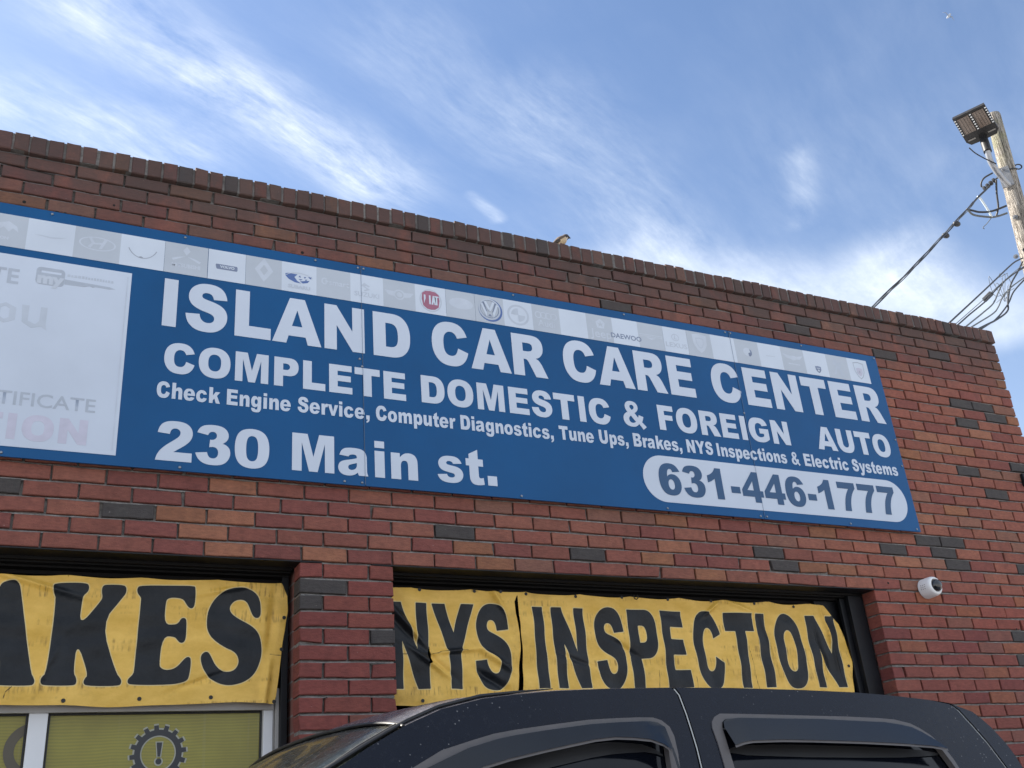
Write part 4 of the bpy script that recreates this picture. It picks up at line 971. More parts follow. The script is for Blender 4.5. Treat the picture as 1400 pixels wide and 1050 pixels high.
        27: [('faint', [[(-.18, .28), (-.05, .34), (.02, .2), (.20, .24), (.10, .12), (.22, .0), (.08, .02), (.16, -.22), (.26, -.34), (.08, -.33), (.02, -.1), (-.06, -.06), (-.12, -.30), (-.26, -.34), (-.16, -.16), (-.10, .04), (-.22, .12)], [(-.06, .2), (.0, .12), (.02, .0), (-.04, .1)]], [])],
        28: [('faint2', [shield(.04, .0, .26, .33), shield(.04, .0, .235, .30)], []), ('faint_pink', [shield(.04, -.06, .15, .16), [(-.05, .04), (.04, -.08), (.13, .04), (.13, -.1), (.04, -.02), (-.05, -.1)]], [])],
    }
    for i in range(len(TB) - 1):
        a, b_ = TB[i], TB[i + 1]
        za = zt0 + lz(a); zb_ = zt1 + lz(a)
        gap = .0012 if i in (4, 5, 12, 20) else 0.0
        tile = flat('badge_tile', [[(a + gap, zt0 + lz(a)), (b_ - gap, zt0 + lz(b_)), (b_ - gap, zt1 + lz(b_)), (a + gap, zt1 + lz(a))]], SY - .0012, M['tile_grey' if i in grey else 'tile_white'], sg, .0006)
        cx = (a + b_) / 2; cz_ = (zt0 + zt1) / 2 + lz(cx); w = b_ - a; h = .170
        for j, (mt, polys, texts) in enumerate(LG.get(i, [])):
            y = SY - .0022 - j * .0005
            bmj = bmesh.new()
            if polys:
                me = fill_mesh([[(cx + p[0] * w, cz_ + p[1] * h) for p in pl] for pl in polys])
                wall_map(me, y); bmj.from_mesh(me); bpy.data.meshes.remove(me)
            for (s, tx, ty, size, stx) in texts:
                me = font_mesh(s, size * h * 1.35, .0008)
                for v in me.vertices: v.co.x = v.co.x * stx + cx + tx * w; v.co.y += cz_ + ty * h
                wall_map(me, y); bmj.from_mesh(me); bpy.data.meshes.remove(me)
            from_bm('badge', bmj, M[mt], tile)
    # fixing screws with washers
    pos = [(x, 4.516) for x in (-.5, .13, .72, 1.36, 1.585, 1.615, 2.48, 3.2, 3.93, 3.97, 4.53, 5.150)] + [(x, 3.333) for x in (.06, .76, 1.50, 1.585, 2.42, 3.30, 3.93, 3.975, 4.60, 5.135)] + [(1.585, 3.985), (1.597, 3.945), (3.957, 3.975), (5.152, 3.93), (5.15, 3.75)]
    for x, z in pos:
        bm = bmesh.new()
        add_lathe(bm, [(.0065, 0), (.0065, .002), (.005, .0040), (.0025, .005), (0, .0053)], (x, SY - .0006, z), (0, -1, 0), 12)
        from_bm('screw', bm, M['screw'], sg, 40)


build_sign()

# ------------------------------------------------------------------ vinyl banners
def sdf_polys(X, Z, polys):
    """signed distance (positive inside, even-odd) of points to polygons"""
    best = np.full(X.shape, 1e9); inside = np.zeros(X.shape, bool)
    for p in polys:
        p = np.array(p, float); q = np.roll(p, -1, 0)
        for (ax, ay), (bx, by) in zip(p, q):
            dx, dy = bx - ax, by - ay
            L = dx * dx + dy * dy + 1e-12
            t = np.clip(((X - ax) * dx + (Z - ay) * dy) / L, 0, 1)
            best = np.minimum(best, (X - ax - t * dx) ** 2 + (Z - ay - t * dy) ** 2)
            if abs(dy) > 1e-12:
                c = ((ay > Z) != (by > Z)) & (X < (Z - ay) * dx / dy + ax)
                inside ^= c
    return np.where(inside, 1, -1) * np.sqrt(best)


def dist_lines(X, Z, lines):
    best = np.full(X.shape, 1e9)
    for l in lines:
        for (ax, ay), (bx, by) in zip(l, l[1:]):
            dx, dy = bx - ax, by - ay
            t = np.clip(((X - ax) * dx + (Z - ay) * dy) / (dx * dx + dy * dy + 1e-12), 0, 1)
            best = np.minimum(best, (X - ax - t * dx) ** 2 + (Z - ay - t * dy) ** 2)
    return np.sqrt(best)


def build_banner(name, label, x0, x1, ztop, zbot, polys, cracks, holes, outline, disp, mt, step=.0045):
    """a hanging sheet: fine grid, cut to its outline, creased by disp(x, z)"""
    nx = int((x1 - x0) / step); nz = int((ztop - zbot) / step)
    xs = np.linspace(x0, x1, nx + 1); zs = np.linspace(zbot, ztop, nz + 1)
    X, Z = np.meshgrid(xs, zs)
    pr = sdf_polys(X, Z, polys)
    ck = dist_lines(X, Z, cracks) if cracks else np.full(X.shape, 1.0)
    # snap border vertices onto the outline by keeping faces whose centre lies inside
    keep = sdf_polys(X, Z, [outline]) > 0
    for h in holes: keep &= sdf_polys(X, Z, [h]) < 0
    idx = -np.ones(X.shape, int)
    fk = keep[:-1, :-1] & keep[1:, :-1] & keep[:-1, 1:] & keep[1:, 1:]
    used = np.zeros(X.shape, bool)
    cnt = np.zeros(X.shape, int)
    for sl in ((slice(None, -1), slice(None, -1)), (slice(1, None), slice(None, -1)), (slice(None, -1), slice(1, None)), (slice(1, None), slice(1, None))):
        cnt[sl] += fk
    used = cnt > 0
    # pull the ragged border of the grid onto the true outline
    X = X.copy(); Z = Z.copy()
    bj, bi = np.nonzero(used & (cnt < 4))
    bx, bz = X[bj, bi], Z[bj, bi]
    bd = np.full(bx.shape, 1e9); tx = bx.copy(); tz = bz.copy()
    for l in [outline] + list(holes):
        for (ax, ay), (cx, cy) in zip(l, list(l[1:]) + [l[0]]):
            dx, dy = cx - ax, cy - ay
            t = np.clip(((bx - ax) * dx + (bz - ay) * dy) / (dx * dx + dy * dy + 1e-12), 0, 1)
            px, pz = ax + t * dx, ay + t * dy
            d2 = (bx - px) ** 2 + (bz - pz) ** 2
            w = d2 < bd
            bd = np.where(w, d2, bd); tx = np.where(w, px, tx); tz = np.where(w, pz, tz)
    near = bd < (step * 1.6) ** 2
    X[bj[near], bi[near]] = tx[near]; Z[bj[near], bi[near]] = tz[near]
    Y = disp(X, Z)
    Y = .150 + (Y - .150) * 1.55
    idx[used] = np.arange(used.sum())
    V = np.stack([X[used], Y[used], Z[used]], 1)
    j, i = np.nonzero(fk)
    F = np.stack([idx[j, i], idx[j, i + 1], idx[j + 1, i + 1], idx[j + 1, i]], 1)
    me = bpy.data.meshes.new(name)
    me.from_pydata(V.tolist(), [], F.tolist())
    for an, arr in (('print', pr), ('crack', ck)):
        a = me.attributes.new(an, 'FLOAT', 'POINT'); a.data.foreach_set('value', arr[used].astype(np.float32))
    me.polygons.foreach_set('use_smooth', [True] * len(me.polygons))
    o = link(name, me, mt)
    prop(o, label, 'banner')
    return o


def grommets(parent, pts, yfun, r=.0085):
    for x, z in pts:
        y = .150 + (float(yfun(np.array([[x]]), np.array([[z]]))[0, 0]) - .150) * 1.55 - .0015
        bm = bmesh.new()
        add_lathe(bm, [(r, 0), (r * .95, .0012), (r * .55, .0014), (r * .5, .0004), (0, .0003)], (x, y, z), (0, -1, 0), 14)
        from_bm('grommet', bm, M['gasket'], parent, 50)


def sgauss(X, Z, cx, cz, ang, lw, lh):
    c, s = math.cos(ang), math.sin(ang)
    u = (X - cx) * c + (Z - cz) * s; v = -(X - cx) * s + (Z - cz) * c
    return np.exp(-(u / lw) ** 2 - (v / lh) ** 2)


def disp_nys(X, Z):
    Y = np.full(X.shape, .152)
    top = np.clip((Z - 2.80) / .10, 0, 1)
    # scallops under the top hem
    Y += -.012 * top * np.abs(np.sin((X - 2.50) * math.pi / .60)) + .004 * np.sin(X * 9 + Z * 5)
    Y += .003 * np.sin(X * 23 + 2.0 * np.sin(Z * 11)) + .002 * np.sin(Z * 41 + X * 7)
    Y += .004 * np.sin(X * 61 + 3 * np.sin(X * 5)) * np.clip((2.75 - Z) / .4, 0, 1) * .5
    for cx, cz, a, lw, lh, h in ((1.86, 2.70, -.9, .16, .018, -.016), (1.92, 2.62, -.75, .20, .014, .012), (1.95, 2.55, -.6, .14, .012, -.010), (2.33, 2.85, -1.0, .08, .014, -.012),
                                 (2.10, 2.60, .1, .10, .010, -.012), (2.31, 2.56, -.6, .09, .016, -.014), (2.27, 2.47, -.55, .09, .018, .016), (3.62, 2.84, .6, .07, .010, -.010),
                                 (3.80, 2.86, -.3, .12, .012, -.008), (4.36, 2.62, -1.35, .12, .010, .012), (4.42, 2.70, -1.4, .16, .010, -.014), (3.99, 2.62, -1.35, .16, .010, -.008), (3.05, 2.62, -.5, .10, .014, .007), (2.75, 2.56, -.3, .12, .012, .006)):
        Y += h * sgauss(X, Z, cx, cz, a, lw, lh)
    return Y


def disp_brk(X, Z):
    Y = np.full(X.shape, .150)
    top = np.clip((Z - 2.78) / .10, 0, 1)
    Y += -.010 * top * np.abs(np.sin((X - .05) * math.pi / .62)) + .003 * np.sin(X * 8 + Z * 4) + .002 * np.sin(X * 27 + Z * 13)
    Y += .0022 * np.sin(Z * 55 + 2 * np.sin(X * 6)) * np.clip((Z - 2.45) / .2, 0, 1) * np.clip((2.78 - Z) / .1, 0, 1)
    for cx, cz, a, lw, lh, h in ((.20, 2.86, -.25, .22, .012, -.010), (1.22, 2.70, 1.5, .12, .02, .012), (1.20, 2.45, 1.45, .12, .016, -.012), (1.02, 2.85, .2, .12, .010, -.006), (.92, 2.46, .35, .12, .012, .006), (.33, 2.52, 1.2, .12, .012, -.006), (.10, 2.45, 1.3, .1, .012, .010)):
        Y += h * sgauss(X, Z, cx, cz, a, lw, lh)
    return Y


def smooth_poly(p, it=2):
    for _ in range(it):
        q = []
        for a, b in zip(p, p[1:] + p[:1]):
            q += [(a[0] * .75 + b[0] * .25, a[1] * .75 + b[1] * .25), (a[0] * .25 + b[0] * .75, a[1] * .25 + b[1] * .75)]
        p = q
    return p


def build_banners():
    N = DATA['nys']
    zb, cap = 2.424, .400
    let = N['let']
    P = []
    spec = [('N', 'N', 1.768, None), ('Y', 'Y', None, None), ('S', 'S', None, None), ('I', 'I', None, None), ('N2', 'N', None, None), ('S2', 'S', None, None), ('P', 'P', None, None), ('E', 'E', None, 3.4235), ('C', 'C', None, None), ('T', 'T', None, None), ('I2', 'I', None, None), ('O', 'O', None, None), ('N3', 'N', None, None)]
    for k, ch, a, b_ in spec:
        x0, x1 = let[k]
        if a: x0 = a
        if b_: x1 = b_
        P += word(ch, x0, x1, zb, cap, q=6)
    ring = [(1.700, 2.352), (1.700, 2.915)] + [tuple(q) for q in N['edge'][1:]] + [(4.519, 2.36), (3.2, 2.352), (2.4, 2.357)]
    ring = [(x, min(z, 2.8965) if x < 4.45 else z) for x, z in ring]
    top = [(x, 2.8975 - .011 * abs(math.sin((x - 2.498) * math.pi / .303)) ** .8 - (.004 if x > 2.5 else 0)) for x in np.linspace(1.70, 4.42, 90)]
    ring = [(1.700, 2.352)] + top + [q for q in ring if q[0] > 4.43 and q[1] > 2.39 and q[1] < 2.885] + [(4.519, 2.36)] + [(x, 2.354 + .004 * math.sin(x * 9)) for x in np.linspace(4.4, 1.8, 40)]
    o = build_banner('inspection_banner', 'torn yellow vinyl banner with tall narrow black letters NYS INSPECTION above the truck', 1.70, 4.60, 2.92, 2.345, P, N['cr'], [N['tear'], N['tear2']], ring, disp_nys, m_banner('inspection_vinyl', 0.0))
    grommets(o, [(x, min(z, 2.888)) for x, z in N['grom']], disp_nys)
    bm = bmesh.new()
    hx, hz = N['hook'][0]
    pts = [(hx + .013 * math.sin(math.radians(a)), .118, hz + .013 * math.cos(math.radians(a))) for a in range(40, 321, 20)]
    add_tube(bm, pts, .0028, 6)
    h = from_bm('hook', bm, M['gasket'], None, 60)
    h.parent = o
    B = DATA['brakes']
    P = [smooth_poly(B[k]) for k in ('K', 'E', 'S', 'A')] + [B['Ah']]
    P += word('R', -.62, -.26, 2.437, .375) + word('B', -1.02, -.68, 2.437, .375)
    ring = [(-1.25, 2.365), (-1.25, 2.885)] + [tuple(q) for q in DATA['bedge'][:3]] + [tuple(q) for q in DATA['bedge'][3:]]
    ring = [(-1.25, 2.365)] + [(x, 2.886 + .010 * (x / 1.28 if x > 0 else 0) - .009 * abs(math.sin((x - .05) * math.pi / .31)) ** .8) for x in np.linspace(-1.25, 1.262, 80)] + [tuple(q) for q in DATA['bedge'][3:10]] + [(x, 2.3665 + .005 * math.sin(x * 7.5) + .002 * math.sin(x * 19)) for x in np.linspace(1.225, -1.2, 60)]
    o = build_banner('brakes_banner', 'grimy yellow vinyl banner with fat rounded black letters above the yellow window', -1.26, 1.30, 2.905, 2.35, P, [[(.185, 2.395), (.19, 2.42), (.21, 2.44)], [(1.215, 2.575), (1.262, 2.570)]], [], ring, disp_brk, m_banner('brakes_vinyl', 5.3))
    grommets(o, DATA['bgrom'], disp_brk)


build_banners()

# ------------------------------------------------------------------ wall fixtures
DS = .90
def build_dome_camera():
    x, y, z = DATA['dome']
    t = thing('security_camera', (x, 0, z), 'small white dome security camera with a black lens bubble on the brick wall', 'security camera')
    wht = m_simple('white_plastic', (.72, .73, .74), .38, var=.05)
    blk = m_simple('smoked_dome', (.012, .013, .016), .06, coat=.6)
    bm = bmesh.new()
    ax = Vector((.05, -1, .03))
    add_lathe(bm, [(0, 0), (.062, 0), (.066, .004), (.0665, .012), (.064, .078), (.060, .092), (.054, .099), (.047, .1005), (.043, .098), (.042, .092)], (x, 0, z), ax, 36)
    bmesh.ops.scale(bm, vec=(DS, DS, DS), space=Matrix.Translation(Vector((-x, 0, -z))), verts=bm.verts)
    from_bm('housing', bm, wht, t, 40)
    bm = bmesh.new()
    R = .041
    add_lathe(bm, [(R, .094)] + [(R * math.cos(a), .096 + R * math.sin(a) * .95) for a in [i * math.pi / 2 / 9 for i in range(10)]], (x, 0, z), ax, 32)
    bmesh.ops.scale(bm, vec=(DS, DS, DS), space=Matrix.Translation(Vector((-x, 0, -z))), verts=bm.verts)
    from_bm('lens_bubble', bm, blk, t, 180)
    bm = bmesh.new()
    for i in range(3):
        for k in range(3):
            bmesh.ops.create_icosphere(bm, subdivisions=1, radius=.0025, matrix=Matrix.Translation(Vector((x - .0595 + .001 * k, -.03 - .014 * i, z - .012 + .012 * k))))
    from_bm('vent_hole', bm, M['gasket'], t)


build_dome_camera()


def build_wall_light():
    x, y, z = DATA['wl']
    t = thing('wall_light', (x + .02, 0, z), 'small black wall lamp on the brick at the right edge of the picture', 'wall light')
    bm = bmesh.new()
    add_box(bm, x - .012, x + .062, -.022, 0.004, z - .045, z + .045, .006)
    from_bm('back_plate', bm, M['black_paint'], t)
    bm = bmesh.new()
    add_tube(bm, spline([(x + .025, -.015, z), (x + .02, -.06, z + .012), (x + .012, -.10, z - .005)], 5), .010, 10)
    from_bm('arm', bm, M['black_paint'], t, 50)
    bm = bmesh.new()
    add_lathe(bm, [(0, 0), (.024, 0), (.030, .012), (.036, .05), (.038, .06), (.034, .062), (.030, .045), (0, .04)], (x + .010, -.115, z + .025), (.1, -.35, -1), 20)
    from_bm('lamp_shade', bm, M['black_paint'], t, 40)


build_wall_light()


# ------------------------------------------------------------------ utility pole, lamp and cables
def m_wood():
    m, g, b = mat('weathered_pole_wood', (.3, .25, .2), .9)
    c = objc(g)
    s = g.noise(g.v('MULTIPLY', c, (10, 10, .9)), 3.2, 6, .7, .3)
    f = g.noise(g.v('MULTIPLY', c, (26, 26, 1.2)), 5, 4, .6)
    col = g.mix(g.rng(s, .32, .68), (.15, .128, .105, 1), (.57, .525, .46, 1))
    col = g.mix(g.rng(f, .53, .60, 0, .95), col, (.06, .048, .04, 1))
    x, y, z = g.sep(c)
    col = g.mix(g.m('MULTIPLY', g.rng(z, 8.9, 9.6, 0, .55), g.rng(g.noise(c, 4, 3, .6), .35, .6)), col, (.22, .23, .10, 1))
    g.link(col, b.inputs['Base Color'])
    crk = g.noise(g.v('MULTIPLY', c, (14, 14, .45)), 2.0, 3, .5)
    col = g.mix(g.rng(g.m('ABSOLUTE', g.m('SUBTRACT', crk, .5)), .0, .018, .9, 0), col, (.035, .028, .022, 1))
    g.link(col, b.inputs['Base Color'])
    bump(g, b, g.m('ADD', s, f), 1.0, .03)
    return m


PT = Vector(DATA['pole_top']); PB = Vector(DATA['pole_base'])


def pole_at(z):
    t = (PT.z - z) / (PT.z - PB.z)
    return PT.lerp(PB, t)


def build_pole():
    t = thing('utility_pole', PB, 'weathered grey wooden utility pole standing past the right end of the brick building', 'utility pole')
    bm = bmesh.new()
    zs = [0, .5, 2, 4, 6, 7, 7.5, 8, 8.4, 8.8, 9.2, 9.6, PT.z - .02, PT.z + .01]
    pts = [pole_at(z) for z in zs]
    rad = [pole_r(z) for z in zs]
    rad[-1] *= .93
    add_tube(bm, pts, rad, 28)
    from_bm('shaft', bm, m_wood(), t, 50)
    galv = m_simple('galvanised_steel', (.22, .225, .235), .45, .6, var=.15, scale=9)
    # bracket plate and bolts
    w = DATA['wire']
    p = Vector(w['brk']); d = (Vector(cam.location) - p); d.z = 0; d.normalize(); r = pole_r(p.z)
    bm = bmesh.new()
    side = Vector((-d.y, d.x, 0))
    R3 = Matrix((side, -d, Vector((0, 0, 1)))).transposed().to_4x4()
    mt = Matrix.Translation(p + d * (r + .004)) @ R3
    add_box(bm, -.07, .07, -.008, .008, -.16, .13, .004)
    bm.transform(mt)
    from_bm('bracket_plate', bm, galv, t)
    for k, off in enumerate(((.0, .09), (.0, -.12))):
        bm = bmesh.new()
        add_lathe(bm, [(.017, 0), (.017, .012), (.010, .014), (.010, .03), (0, .031)], p + d * (r + .011) + Vector((0, 0, off[1])), d, 10)
        from_bm('bolt', bm, galv, t, 40)
    for q in w['bolt']:
        q = Vector(q); rr = pole_r(q.z)
        bm = bmesh.new()
        add_lathe(bm, [(.030, 0), (.030, .006), (.014, .008), (.014, .035), (0, .036)], q + d * (rr - .002) , d, 12)
        from_bm('bolt', bm, galv, t, 40)
    # cable clevis low on the pole
    q = pole_at(7.86); rr = pole_r(7.86)
    bm = bmesh.new()
    add_box(bm, -.05, .05, -.06, .02, -.05, .05, .008)
    bm.transform(Matrix.Translation(q + d * (rr + .01) - side * 0) @ R3)
    from_bm('cable_clevis', bm, M['black_paint'], t)
    # pole ground wire moulding
    bm = bmesh.new()
    ps = []
    for z in (1.0, 4.0, 7.2, 7.9, 8.5):
        c = pole_at(z); ps.append(c + (d * .55 + side * .83).normalized() * (pole_r(z) + .006))
    add_tube(bm, ps, .016, 8)
    from_bm('wire_guard', bm, m_simple('grey_wire_guard', (.20, .21, .22), .6), t, 60)
    return t


def pole_r(z): return .20 - .114 * z / 10


pole = build_pole()


def build_area_light():
    c = Vector(DATA['lampc']); A = Vector(DATA['lampA']); B = Vector(DATA['lampB'])
    a = A.normalized(); b = (B - a * B.dot(a)).normalized(); n = a.cross(b)
    if n.z < 0: n = -n
    La, Lb = A.length, B.length
    Mx = Matrix((a, b, n)).transposed().to_4x4()
    T = Matrix.Translation(c) @ Mx
    t = thing('area_light', c, 'black square LED area light with two lens panels on a steel pole arm', 'street light')
    blk = m_simple('black_cast_aluminium', (.018, .018, .02), .5, .2, var=.3, scale=12)
    bm = bmesh.new()
    ha, hb = La / 2, Lb / 2
    P = [(-ha, -hb), (ha, -hb), (ha, hb * .72), (ha * .8, hb * .98), (ha * .34, hb), (-ha * .34, hb), (-ha * .8, hb * .98), (-ha, hb * .72)]
    lo = [bm.verts.new((x, y, 0)) for x, y in P]; hi = [bm.verts.new((x * .97, y * .97, .045 + (.03 if y > hb * .5 else 0))) for x, y in P]
    bm.faces.new(list(reversed(lo))); bm.faces.new(hi)
    for k in range(len(P)):
        bm.faces.new((lo[k], lo[(k + 1) % 8], hi[(k + 1) % 8], hi[k]))
    bm.transform(T)
    from_bm('head', bm, blk, t)
    # two LED fields, rim slots with sky brightness painted on as pale spots
    led = m_simple('led_lens', (.16, .125, .105), .35, coat=.3, var=.25, scale=60)
    for sx in (-1, 1):
        bm = bmesh.new()
        add_box(bm, sx * ha * .46 - ha * .34, sx * ha * .46 + ha * .34, -hb * .84, hb * .22, -.008, -.0005, .003)
        bm.transform(T)
        from_bm('led_panel', bm, led, t)
        for i in range(4):
            bm = bmesh.new()
            x0 = sx * ha * .46 - ha * .30 + i * ha * .17
            add_box(bm, x0, x0 + ha * .012, -hb * .82, hb * .20, -.0105, -.0085)
            bm.transform(T)
            from_bm('led_rib', bm, blk, t)
    pale = m_simple('sky_paint_slot', (.75, .78, .80), .4)
    bm = bmesh.new()
    for x in (-ha * .93, 0, ha * .93):
        for k in range(7):
            y = -hb * .80 + k * hb * .165
            add_box(bm, x - .010, x + .010, y - .009, y + .009, -.0035, -.0006, .001)
    bm.transform(T)
    from_bm('heat_sink_slot', bm, pale, t)
    bm = bmesh.new()
    for sx in (-1, 1):
        add_box(bm, sx * ha * .62 - .045, sx * ha * .62 + .045, hb * .62, hb * .70, -.004, -.0006, .001)
    bm.transform(T)
    from_bm('maker_plate', bm, m_simple('grey_plate', (.22, .21, .20), .5), t)
    # slip fitter and curved steel arm to the pole
    w = DATA['wire']
    e = [T @ Vector((0, hb * .80, .03))] + [Vector(q) for q in w['elbow']]
    bm = bmesh.new()
    d0 = (e[2] - e[0]).normalized()
    add_tube(bm, [e[0], e[0].lerp(e[2], .5), e[2] + d0 * .02], [.045, .05, .048], 18)
    from_bm('slip_fitter', bm, blk, t, 50)
    bm = bmesh.new()
    pend = pole_at(w['elbow'][-1][2]) + Vector((0, 0, 0))
    add_tube(bm, spline([e[2], e[3], e[4], e[5].lerp(pend, .25), pend], 6), .036, 16)
    from_bm('arm', bm, m_simple('galvanised_pipe', (.34, .35, .37), .4, .7, var=.12, scale=9), t, 60)
    bm = bmesh.new()
    add_tube(bm, spline(w['s4'], 6), .008, 6)
    from_bm('power_lead', bm, M['gasket'], t, 60)


build_area_light()

CABLE = m_simple('black_cable', (.022, .023, .026), .55, var=.2, scale=9)
CABLE_G = m_simple('grey_cable', (.10, .11, .115), .55, var=.2, scale=9)


def cable_obj(name, pts, r, mt, label, group=None, sub=8, seg=7):
    bm = bmesh.new()
    P = spline(pts, sub)
    add_tube(bm, P, r, seg)
    o = from_bm(name, bm, mt, None, 70)
    return prop(o, label, 'cable', group)


def build_cables():
    w = DATA['wire']
    # twisted service drop: two black conductors round a bare neutral
    P = spline(w['main'], 26)
    t = thing('service_cable', w['main'][0], 'thick twisted black service cable running from the pole top down to the roof edge', 'cable')
    for k, (ph, r, mt) in enumerate(((0, .0075, CABLE), (2.1, .0068, CABLE), (4.2, .005, CABLE_G))):
        pts = []
        s = 0
        for i, p in enumerate(P):
            if i: s += (P[i] - P[i - 1]).length
            tt = (P[min(i + 1, len(P) - 1)] - P[max(i - 1, 0)]).normalized()
            n, b = frame_axes(tt)
            loose = .011 if s > 1.25 else .006
            a = ph + s * 2.6
            pts.append(p + (n * math.cos(a) + b * math.sin(a)) * loose)
        bm = bmesh.new(); add_tube(bm, pts, r, 7)
        from_bm('conductor', bm, mt, t, 70)
    a, b = Vector(w['clamp'][0]), Vector(w['clamp'][1])
    bm = bmesh.new()
    for i in range(4):
        q = a.lerp(b, (i + .1) / 4); q2 = a.lerp(b, (i + .85) / 4)
        add_tube(bm, [q, q.lerp(q2, .25), q.lerp(q2, .75), q2], [.012, .034, .034, .012], 8)
    from_bm('wedge_clamp', bm, CABLE, t, 50)
    for q in w['ball']:
        bm = bmesh.new(); bmesh.ops.create_icosphere(bm, subdivisions=2, radius=.042, matrix=Matrix.Translation(Vector(q)) @ Matrix.Diagonal((1.2, .8, .8, 1)))
        from_bm('splice_cover', bm, CABLE, t, 180)
    wh = m_simple('white_strap', (.62, .68, .70), .5)
    for k, r, mt, lab in (('strap', .013, wh, 'short white strap hanging off the twisted service cable near the pole'), ('loop', .011, CABLE, 'small black wire loop bowed out above the cable clamp beside the lamp arm'),
                          ('s1', .013, CABLE, 'upper of two sagging black wires joining the twisted cable to the pole'), ('s2', .013, CABLE_G, 'lower sagging dark wire with splices joining the twisted cable to the pole'),
                          ('s3', .012, CABLE, 'black wire dropping straight down from the lamp arm in front of the pole'), ('tail', .005, CABLE_G, 'thin frayed wire end dangling below the white strap')):
        cable_obj('strap' if k == 'strap' else 'wire', w[k], r, mt, lab, sub=3 if k == 'strap' else 8, group= None if k == 'strap' else 'loose wires at the pole top')
    # two splice sleeves on the lower wire, a connector on the crossing
    # wrapped wire and ring on the pole
    p = Vector(w['wrap']); r = pole_r(p.z) + .008
    bm = bmesh.new()
    pts = [p + Vector((r * math.cos(a), r * math.sin(a), .05 * math.sin(a * 1.0 + .5))) for a in [2 * math.pi * k / 24 for k in range(25)]]
    add_tube(bm, pts, .009, 6)
    q = Vector(w['ring'])
    rp = []
    for k in range(15):
        a = math.radians(200 - k * 24)
        rp.append(q + r_ * .045 * math.cos(a) + u_ * .030 * math.sin(a))
    add_tube(bm, rp, .009, 6)
    o = from_bm('wire', bm, CABLE, None, 60)
    prop(o, 'black wire wrapped round the pole with a small ring sticking out to the right', 'cable', 'loose wires at the pole top')
    labs = {'c1': 'uppermost straight black cable from the pole down to the parapet', 'c2': 'thin grey cable just under the uppermost black one, ending at the parapet', 'c3': 'black cable carrying a thick black splice sleeve near its middle',
            'c4': 'grey cable with a steep bend right of the splice sleeve', 'c5': 'grey cable bowing out in a wide curve below the splice', 'c6': 'black cable dropping almost straight from the pole, then kinking left to the roof corner', 'c7': 'lowest black cable curving under the others to the roof corner'}
    rad = {'c1': .009, 'c2': .004, 'c3': .008, 'c4': .0085, 'c5': .008, 'c6': .010, 'c7': .009}
    objs = {}
    for k in labs:
        objs[k] = cable_obj('cable', w[k], rad[k], CABLE_G if k in ('c2', 'c4', 'c5') else CABLE, labs[k], 'cables from the pole to the roof corner')
    a, b = Vector(w['splice'][0]), Vector(w['splice'][1])
    bm = bmesh.new()
    add_tube(bm, [a, a.lerp(b, .08), a.lerp(b, .92), b], [.014, .030, .030, .014], 12)
    s = from_bm('splice_sleeve', bm, CABLE, None, 50)
    s.parent = objs['c3']
    # tangle of thin lashing wire
    bm = bmesh.new()
    rnd = random.Random(3)
    base = a.lerp(Vector(w['c3'][1]), .55)
    for i in range(3):
        pts = [base + (r_ * rnd.uniform(-.12, .16) + u_ * rnd.uniform(-.20, .16)) for _ in range(6)]
        add_tube(bm, spline(pts, 6), .0028, 5)
    o = from_bm('wire', bm, CABLE_G, None, 70)
    prop(o, 'loose tangle of thin grey lashing wire among the lower cables', 'cable', None)


build_cables()


